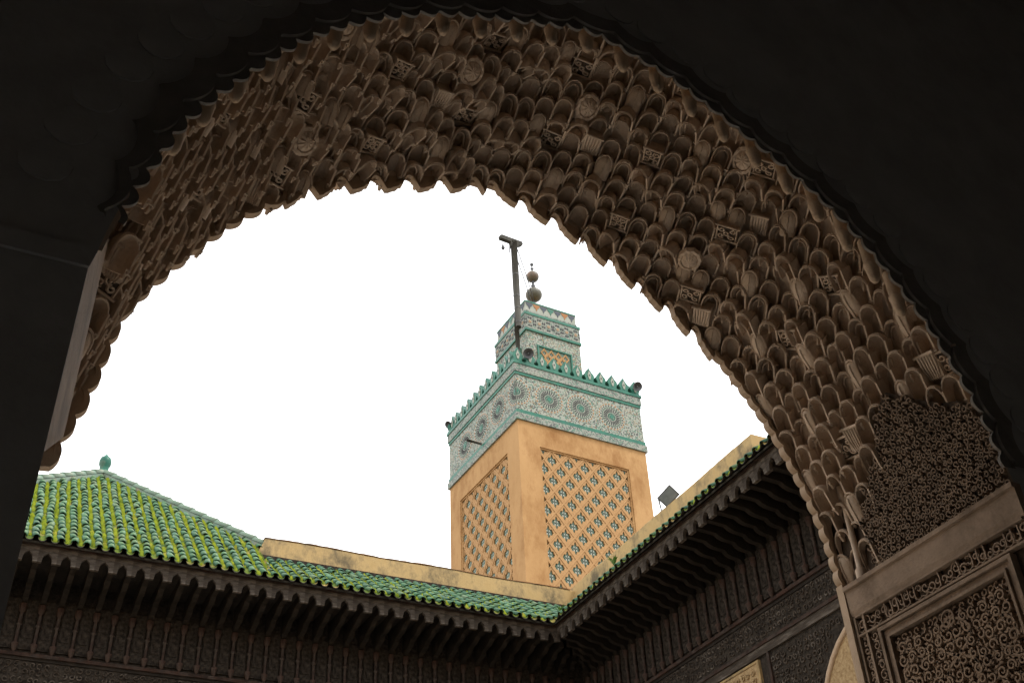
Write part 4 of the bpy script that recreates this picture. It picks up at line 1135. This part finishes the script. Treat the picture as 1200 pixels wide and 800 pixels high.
# lantern
band('lantern_body', 1.25, 26.35, 29.33, 'zellij_fine')
band('lantern_edge', 1.31, 29.331, 29.44, 'green')
band('lantern_frieze', 1.285, 29.4405, 30.14, 'zellij_band')
band('lantern_edge', 1.31, 30.1405, 30.26, 'green')
band('lantern_step', 1.22, 30.2605, 30.42, 'zellij_band')
band('lantern_top', 1.195, 30.4205, 30.86, 'white')
band('lantern_edge', 1.215, 30.8605, 30.93, 'green')
def lf_face(k, u, d, z, h): 
    return {0: (u, -h - d, z), 1: (-h - d, -u, z)}[k]
sb = MB(); sb.prism([(0.105 * (1 if i % 2 else 0.72) * math.cos(PI * i / 8), 0.105 * (1 if i % 2 else 0.72) * math.sin(PI * i / 8)) for i in range(16)], lambda p, q, t: (p, t, q), -0.015, 0.0, 0)
sb.prism([(0.062 * math.cos(PI * i / 4), 0.062 * math.sin(PI * i / 4)) for i in range(8)], lambda p, q, t: (p, t, q), -0.022, -0.015, 1)
sb.prism([(0.025 * math.cos(PI * i / 4), 0.025 * math.sin(PI * i / 4)) for i in range(8)], lambda p, q, t: (p, t, q), -0.027, -0.022, 2)
SBM = sb.mesh('star_tile', [M_['white'], M_['honey'], M_['white']])
sk = MB()
for sx in (-1, 1):
    for sz in (-1, 1):
        sk.prism([(sx * .17, sz * .02), (sx * .13, sz * .07), (sx * .17, sz * .16), (sx * .21, sz * .07)], lambda p, q, t: (p, t, q), -0.012, 0.0, 0)
        sk.prism([(sx * .05, sz * .15), (sx * .10, sz * .19), (sx * .04, sz * .25), (sx * .0, sz * .19)], lambda p, q, t: (p, t, q), -0.012, 0.0, 0)
SKM = sk.mesh('black_tile', [M_['black']])
tri = MB(); tri.prism([(-0.17, 0.17), (0.17, 0.17), (0.11, 0.04), (0.05, 0.0), (0, -0.15), (-0.05, 0.0), (-0.11, 0.04)], lambda p, q, t: (p, t, q), -0.014, 0.0, 0)
TRM = [tri.mesh('pendant_tile', [M_[c]]) for c in ('blue', 'honey', 'blue', 'green')]
for k in range(2):
    for i in range(6):
        u = -1.07 + 2.14 * i / 5
        put('star_tile', SBM, mi, loc=lf_face(k, u, 0.0005, 29.79, 1.285), rz=(0, -PI / 2)[k])
        put('black_tile', SKM, mi, loc=lf_face(k, u, 0.0005, 29.79, 1.285), rz=(0, -PI / 2)[k])
    for i in range(7):
        u = -1.0 + 2.0 * i / 6
        put('pendant_tile', TRM[i % 4], mi, loc=lf_face(k, u, 0.0005, 30.65, 1.195), rz=(0, -PI / 2)[k])
    b = MB()                                      # sunk golden lattice window of the lantern
    z0_, z1_ = 26.36, 28.66
    def q(u, d, z): return lf_face(k, u, d, z, 1.25)
    def bx(u0, u1, d0, d1, a, c, mt=0):
        v_ = [q(u, d, z) for z in (a, c) for u, d in ((u0, d1), (u1, d1), (u1, d0), (u0, d0))]
        b.add(v_, [(0, 1, 2, 3), (4, 7, 6, 5), (0, 4, 5, 1), (1, 5, 6, 2), (2, 6, 7, 3), (3, 7, 4, 0)], mt)
    bx(-0.74, 0.74, 0.0, 0.006, z0_, z1_, 1)
    bx(-0.80, -0.74, 0.0, 0.05, z0_, z1_ + .06, 2); bx(0.74, 0.80, 0.0, 0.05, z0_, z1_ + .06, 2); bx(-0.7395, 0.7395, 0.0, 0.05, z1_, z1_ + .06, 2)
    wl = b.build('lantern_window', [M_['lattice'], M_['green_pale'], M_['green']], mi)
    for row in range(10):
        for u in ([-.494, -.165, .165, .494] if row % 2 == 0 else [-.33, 0, .33]):
            put('lattice_lozenge', LOM, wl, loc=lf_face(k, u, 0.012, 28.40 - row * .23, 1.25), rz=(0, -PI / 2)[k], scale=(0.48, 0.4, 0.56))
            put('flower_tile', STM, wl, loc=lf_face(k, u, 0.012, 28.40 - row * .23, 1.25), rz=(0, -PI / 2)[k], scale=(0.38, 0.4, 0.4))
b = MB(); b.lathe([(0.95, 30.93), (0.9, 31.15), (0.7, 31.4), (0.35, 31.6), (0.12, 31.7), (0.08, 31.75)], 0, 0, 20); b.build('lantern_dome', M_['plaster'], mi)
def sphere(z, r, squash=1.0): return [(r * math.sin(PI * i / 12) + 0.001, z - r * squash * math.cos(PI * i / 12)) for i in range(13)]
b = MB(); b.lathe(sphere(32.50, 0.36, 0.9), 0, 0, 20); b.build('finial_ball', M_['gold'], mi)
b = MB(); b.lathe(sphere(33.52, 0.28, 0.95), 0, 0, 20); b.build('finial_ball', M_['gold'], mi)
b = MB()
b.lathe([(0.05, 31.6), (0.05, 32.2)], 0, 0, 8); b.lathe([(0.05, 32.8), (0.09, 32.86), (0.06, 32.92), (0.11, 33.0), (0.05, 33.08), (0.06, 33.26)], 0, 0, 10)
b.lathe([(0.04, 33.76), (0.03, 33.9), (0.085, 33.97), (0.03, 34.04), (0.03, 34.12), (0.09, 34.19), (0.08, 34.25), (0.0, 34.32)], 0, 0, 10)
b.build('finial_rod', M_['dark_metal'], mi)

# loudspeakers, mast, cable, floodlight
MW = Matrix.Translation((18.382, 32.852, 0)) @ Matrix.Rotation(math.radians(2.63), 4, 'Z')
def speaker(label, u, v, z, ang, sc=1.0):
    p = MW @ Vector((u, v, z))
    t = thing('loudspeaker', label, 'loudspeaker', p, math.radians(2.63) + ang, 'horn loudspeakers on the minaret corners')
    t.scale = (sc,) * 3
    t.rotation_euler = (math.radians(32), 0, math.radians(2.63) + ang)
    b = MB(); n = 18                              # horn mouth faces local -y
    def rings(L):
        o = []
        for r_, y in L: o.append([(r_ * math.cos(2 * PI * i / n), y, r_ * math.sin(2 * PI * i / n)) for i in range(n + 1)])
        return o
    b.grid(rings([(0.07, 0.34), (0.09, 0.2), (0.14, 0.08), (0.235, 0.0), (0.25, -0.01), (0.25, -0.03), (0.225, -0.02), (0.13, 0.06), (0.06, 0.12), (0.0, 0.12)]), smooth=True)
    b.build('horn', M_['dark_metal'], t)
    b = MB(); b.grid(rings([(0.0, 0.02), (0.03, 0.03), (0.035, 0.06), (0.03, 0.12)]), smooth=True); b.build('phase_plug', M_['grey_metal'], t)
    b = MB(); b.grid(rings([(0.0, 0.56), (0.10, 0.55), (0.12, 0.5), (0.12, 0.36), (0.07, 0.335)]), smooth=True); b.build('driver', M_['grey_metal'], t)
    b = MB(); b.box(-0.02, 0.02, 0.2, 0.24, -0.30, -0.08); b.build('bracket', M_['grey_metal'], t)
speaker('round black loudspeaker horn at the foot of the tall mast, facing the courtyard', -2.27, -3.0, 26.66, -0.5, 0.8)
speaker('black loudspeaker horn at the right end of the row of merlons', 2.58, -2.98, 26.62, -0.15, 0.75)
speaker('small black loudspeaker seen edge on, at the left end of the merlon row', -2.84, 2.62, 26.70, -1.2, 0.6)
p = MW @ Vector((-2.30, -2.30, 26.35))
ms = thing('mast', 'tall grey wooden mast with a short crossarm rising from the minaret corner', 'mast', p, math.radians(2.63))
b = MB(); b.tube([(0, 0, 0), (0.01, 0, 2.3), (0.03, 0, 3.6)], [0.08, 0.095, 0.10], 10); b.build('lower_pole', M_['grey_wood'], ms)
b = MB(); b.tube([(0.045, -0.06, 2.0), (0.06, -0.04, 4.2), (0.07, -0.02, 6.42)], [0.115, 0.14, 0.13], 10)
b.build('upper_pole', M_['grey_wood'], ms)
for z in (2.2, 2.9, 3.5, 4.6): MB().lathe([(0.11, z), (0.135, z + 0.01), (0.135, z + 0.04), (0.11, z + 0.05)], 0.055, -0.05, 10).build('iron_band', M_['dark_metal'], ms)
b = MB()
b.prism([(-0.56, 6.36), (-0.58, 6.50), (-0.50, 6.56), (0.44, 6.53), (0.47, 6.40), (0.30, 6.28), (0.18, 6.12), (-0.06, 6.12), (-0.10, 6.34)], lambda p_, q_, t: (p_, t, q_), -0.09, 0.09); b.build('crossarm', M_['grey_wood'], ms)
b = MB(); b.tube([(-0.42, 0, 6.52), (-0.43, 0, 6.10)], 0.012, 6); b.lathe([(0.0, 5.82), (0.05, 5.84), (0.08, 5.92), (0.06, 6.02), (0.03, 6.08), (0.02, 6.14)], -0.43, 0, 10); b.build('lamp', M_['dark_metal'], ms)
b = MB(); b.tube([(-0.10, 0, 6.15), (-0.14, 0, 5.78)], [0.035, 0.02], 6); b.build('hook', M_['dark_metal'], ms)
for z in (5.0, 5.7): MB().tube([(0.1, 0, z + .9), (1.2, 1.1, z + 0.45), (2.3, 2.3, z + 0.1)], 0.02, 5, cap=False).build('stay_wire', M_['dark_metal'], ms)
fl = thing('floodlight', 'small grey floodlight on top of the right parapet, against the sky', 'floodlight', (9.10, 12.5, 9.885), math.radians(-62))
FM = Matrix.Translation((0, 0, 0.19)) @ Matrix.Rotation(math.radians(-32), 4, 'Y') @ Matrix.Rotation(math.radians(30), 4, 'X') @ Matrix.Scale(0.85, 4)
def fr(mb, lo_, hi_, mt=0):
    (y0, w0, h0), (y1, w1, h1) = lo_, hi_
    v = [FM @ Vector(p_) for p_ in ((-w0, y0, -h0), (w0, y0, -h0), (w0, y0, h0), (-w0, y0, h0), (-w1, y1, -h1), (w1, y1, -h1), (w1, y1, h1), (-w1, y1, h1))]
    mb.add(v, [(0, 3, 2, 1), (4, 5, 6, 7), (0, 1, 5, 4), (1, 2, 6, 5), (2, 3, 7, 6), (3, 0, 4, 7)], mt)
b = MB(); fr(b, (-0.09, 0.165, 0.125), (-0.06, 0.165, 0.125)); fr(b, (-0.059, 0.15, 0.11), (0.10, 0.085, 0.06)); fr(b, (0.1005, 0.07, 0.045), (0.15, 0.06, 0.04)); b.build('housing', M_['dark_metal'], fl)
b = MB(); fr(b, (-0.095, 0.145, 0.105), (-0.0905, 0.145, 0.105)); b.build('glass', M_['grey_metal'], fl)
b = MB(); b.tube([(-0.18, 0, 0.2), (-0.16, 0.01, 0.0), (0.16, 0.01, 0.0), (0.18, 0, 0.13)], 0.014, 6); b.build('bracket', M_['grey_metal'], fl)
# weeds rooted in the eave
def weed(label, p, n, h):
    t = thing('weed', label, 'plant', p, 0.0, 'weeds rooted in the eaves')
    rg = random.Random(int(p[0] * 50 + p[1]))
    for i in range(n):
        a = rg.uniform(0, 6.28); r_ = rg.uniform(.03, .11); z = rg.uniform(h * .5, h); w_ = rg.uniform(.012, .022)
        c, s_ = math.cos(a), math.sin(a)
        b = MB(); b.add([(0, 0, 0), (c * r_ * .5 - s_ * w_, s_ * r_ * .5 + c * w_, z * .7), (c * r_, s_ * r_, z), (c * r_ * .5 + s_ * w_, s_ * r_ * .5 - c * w_, z * .7), (c * r_ * .5, s_ * r_ * .5, z * .7 - .012)], [(0, 1, 4), (1, 2, 4), (2, 3, 4), (3, 0, 4)])
        b.build('leaf', M_['leaf'], t)
weed('tuft of bright green weed on the right eave against the ochre wall', (8.02, 12.55, 8.76), 14, 0.16)
weed('low clump of green weed in the inner corner where the two eaves meet', (8.20, 14.50, 8.85), 18, 0.17)
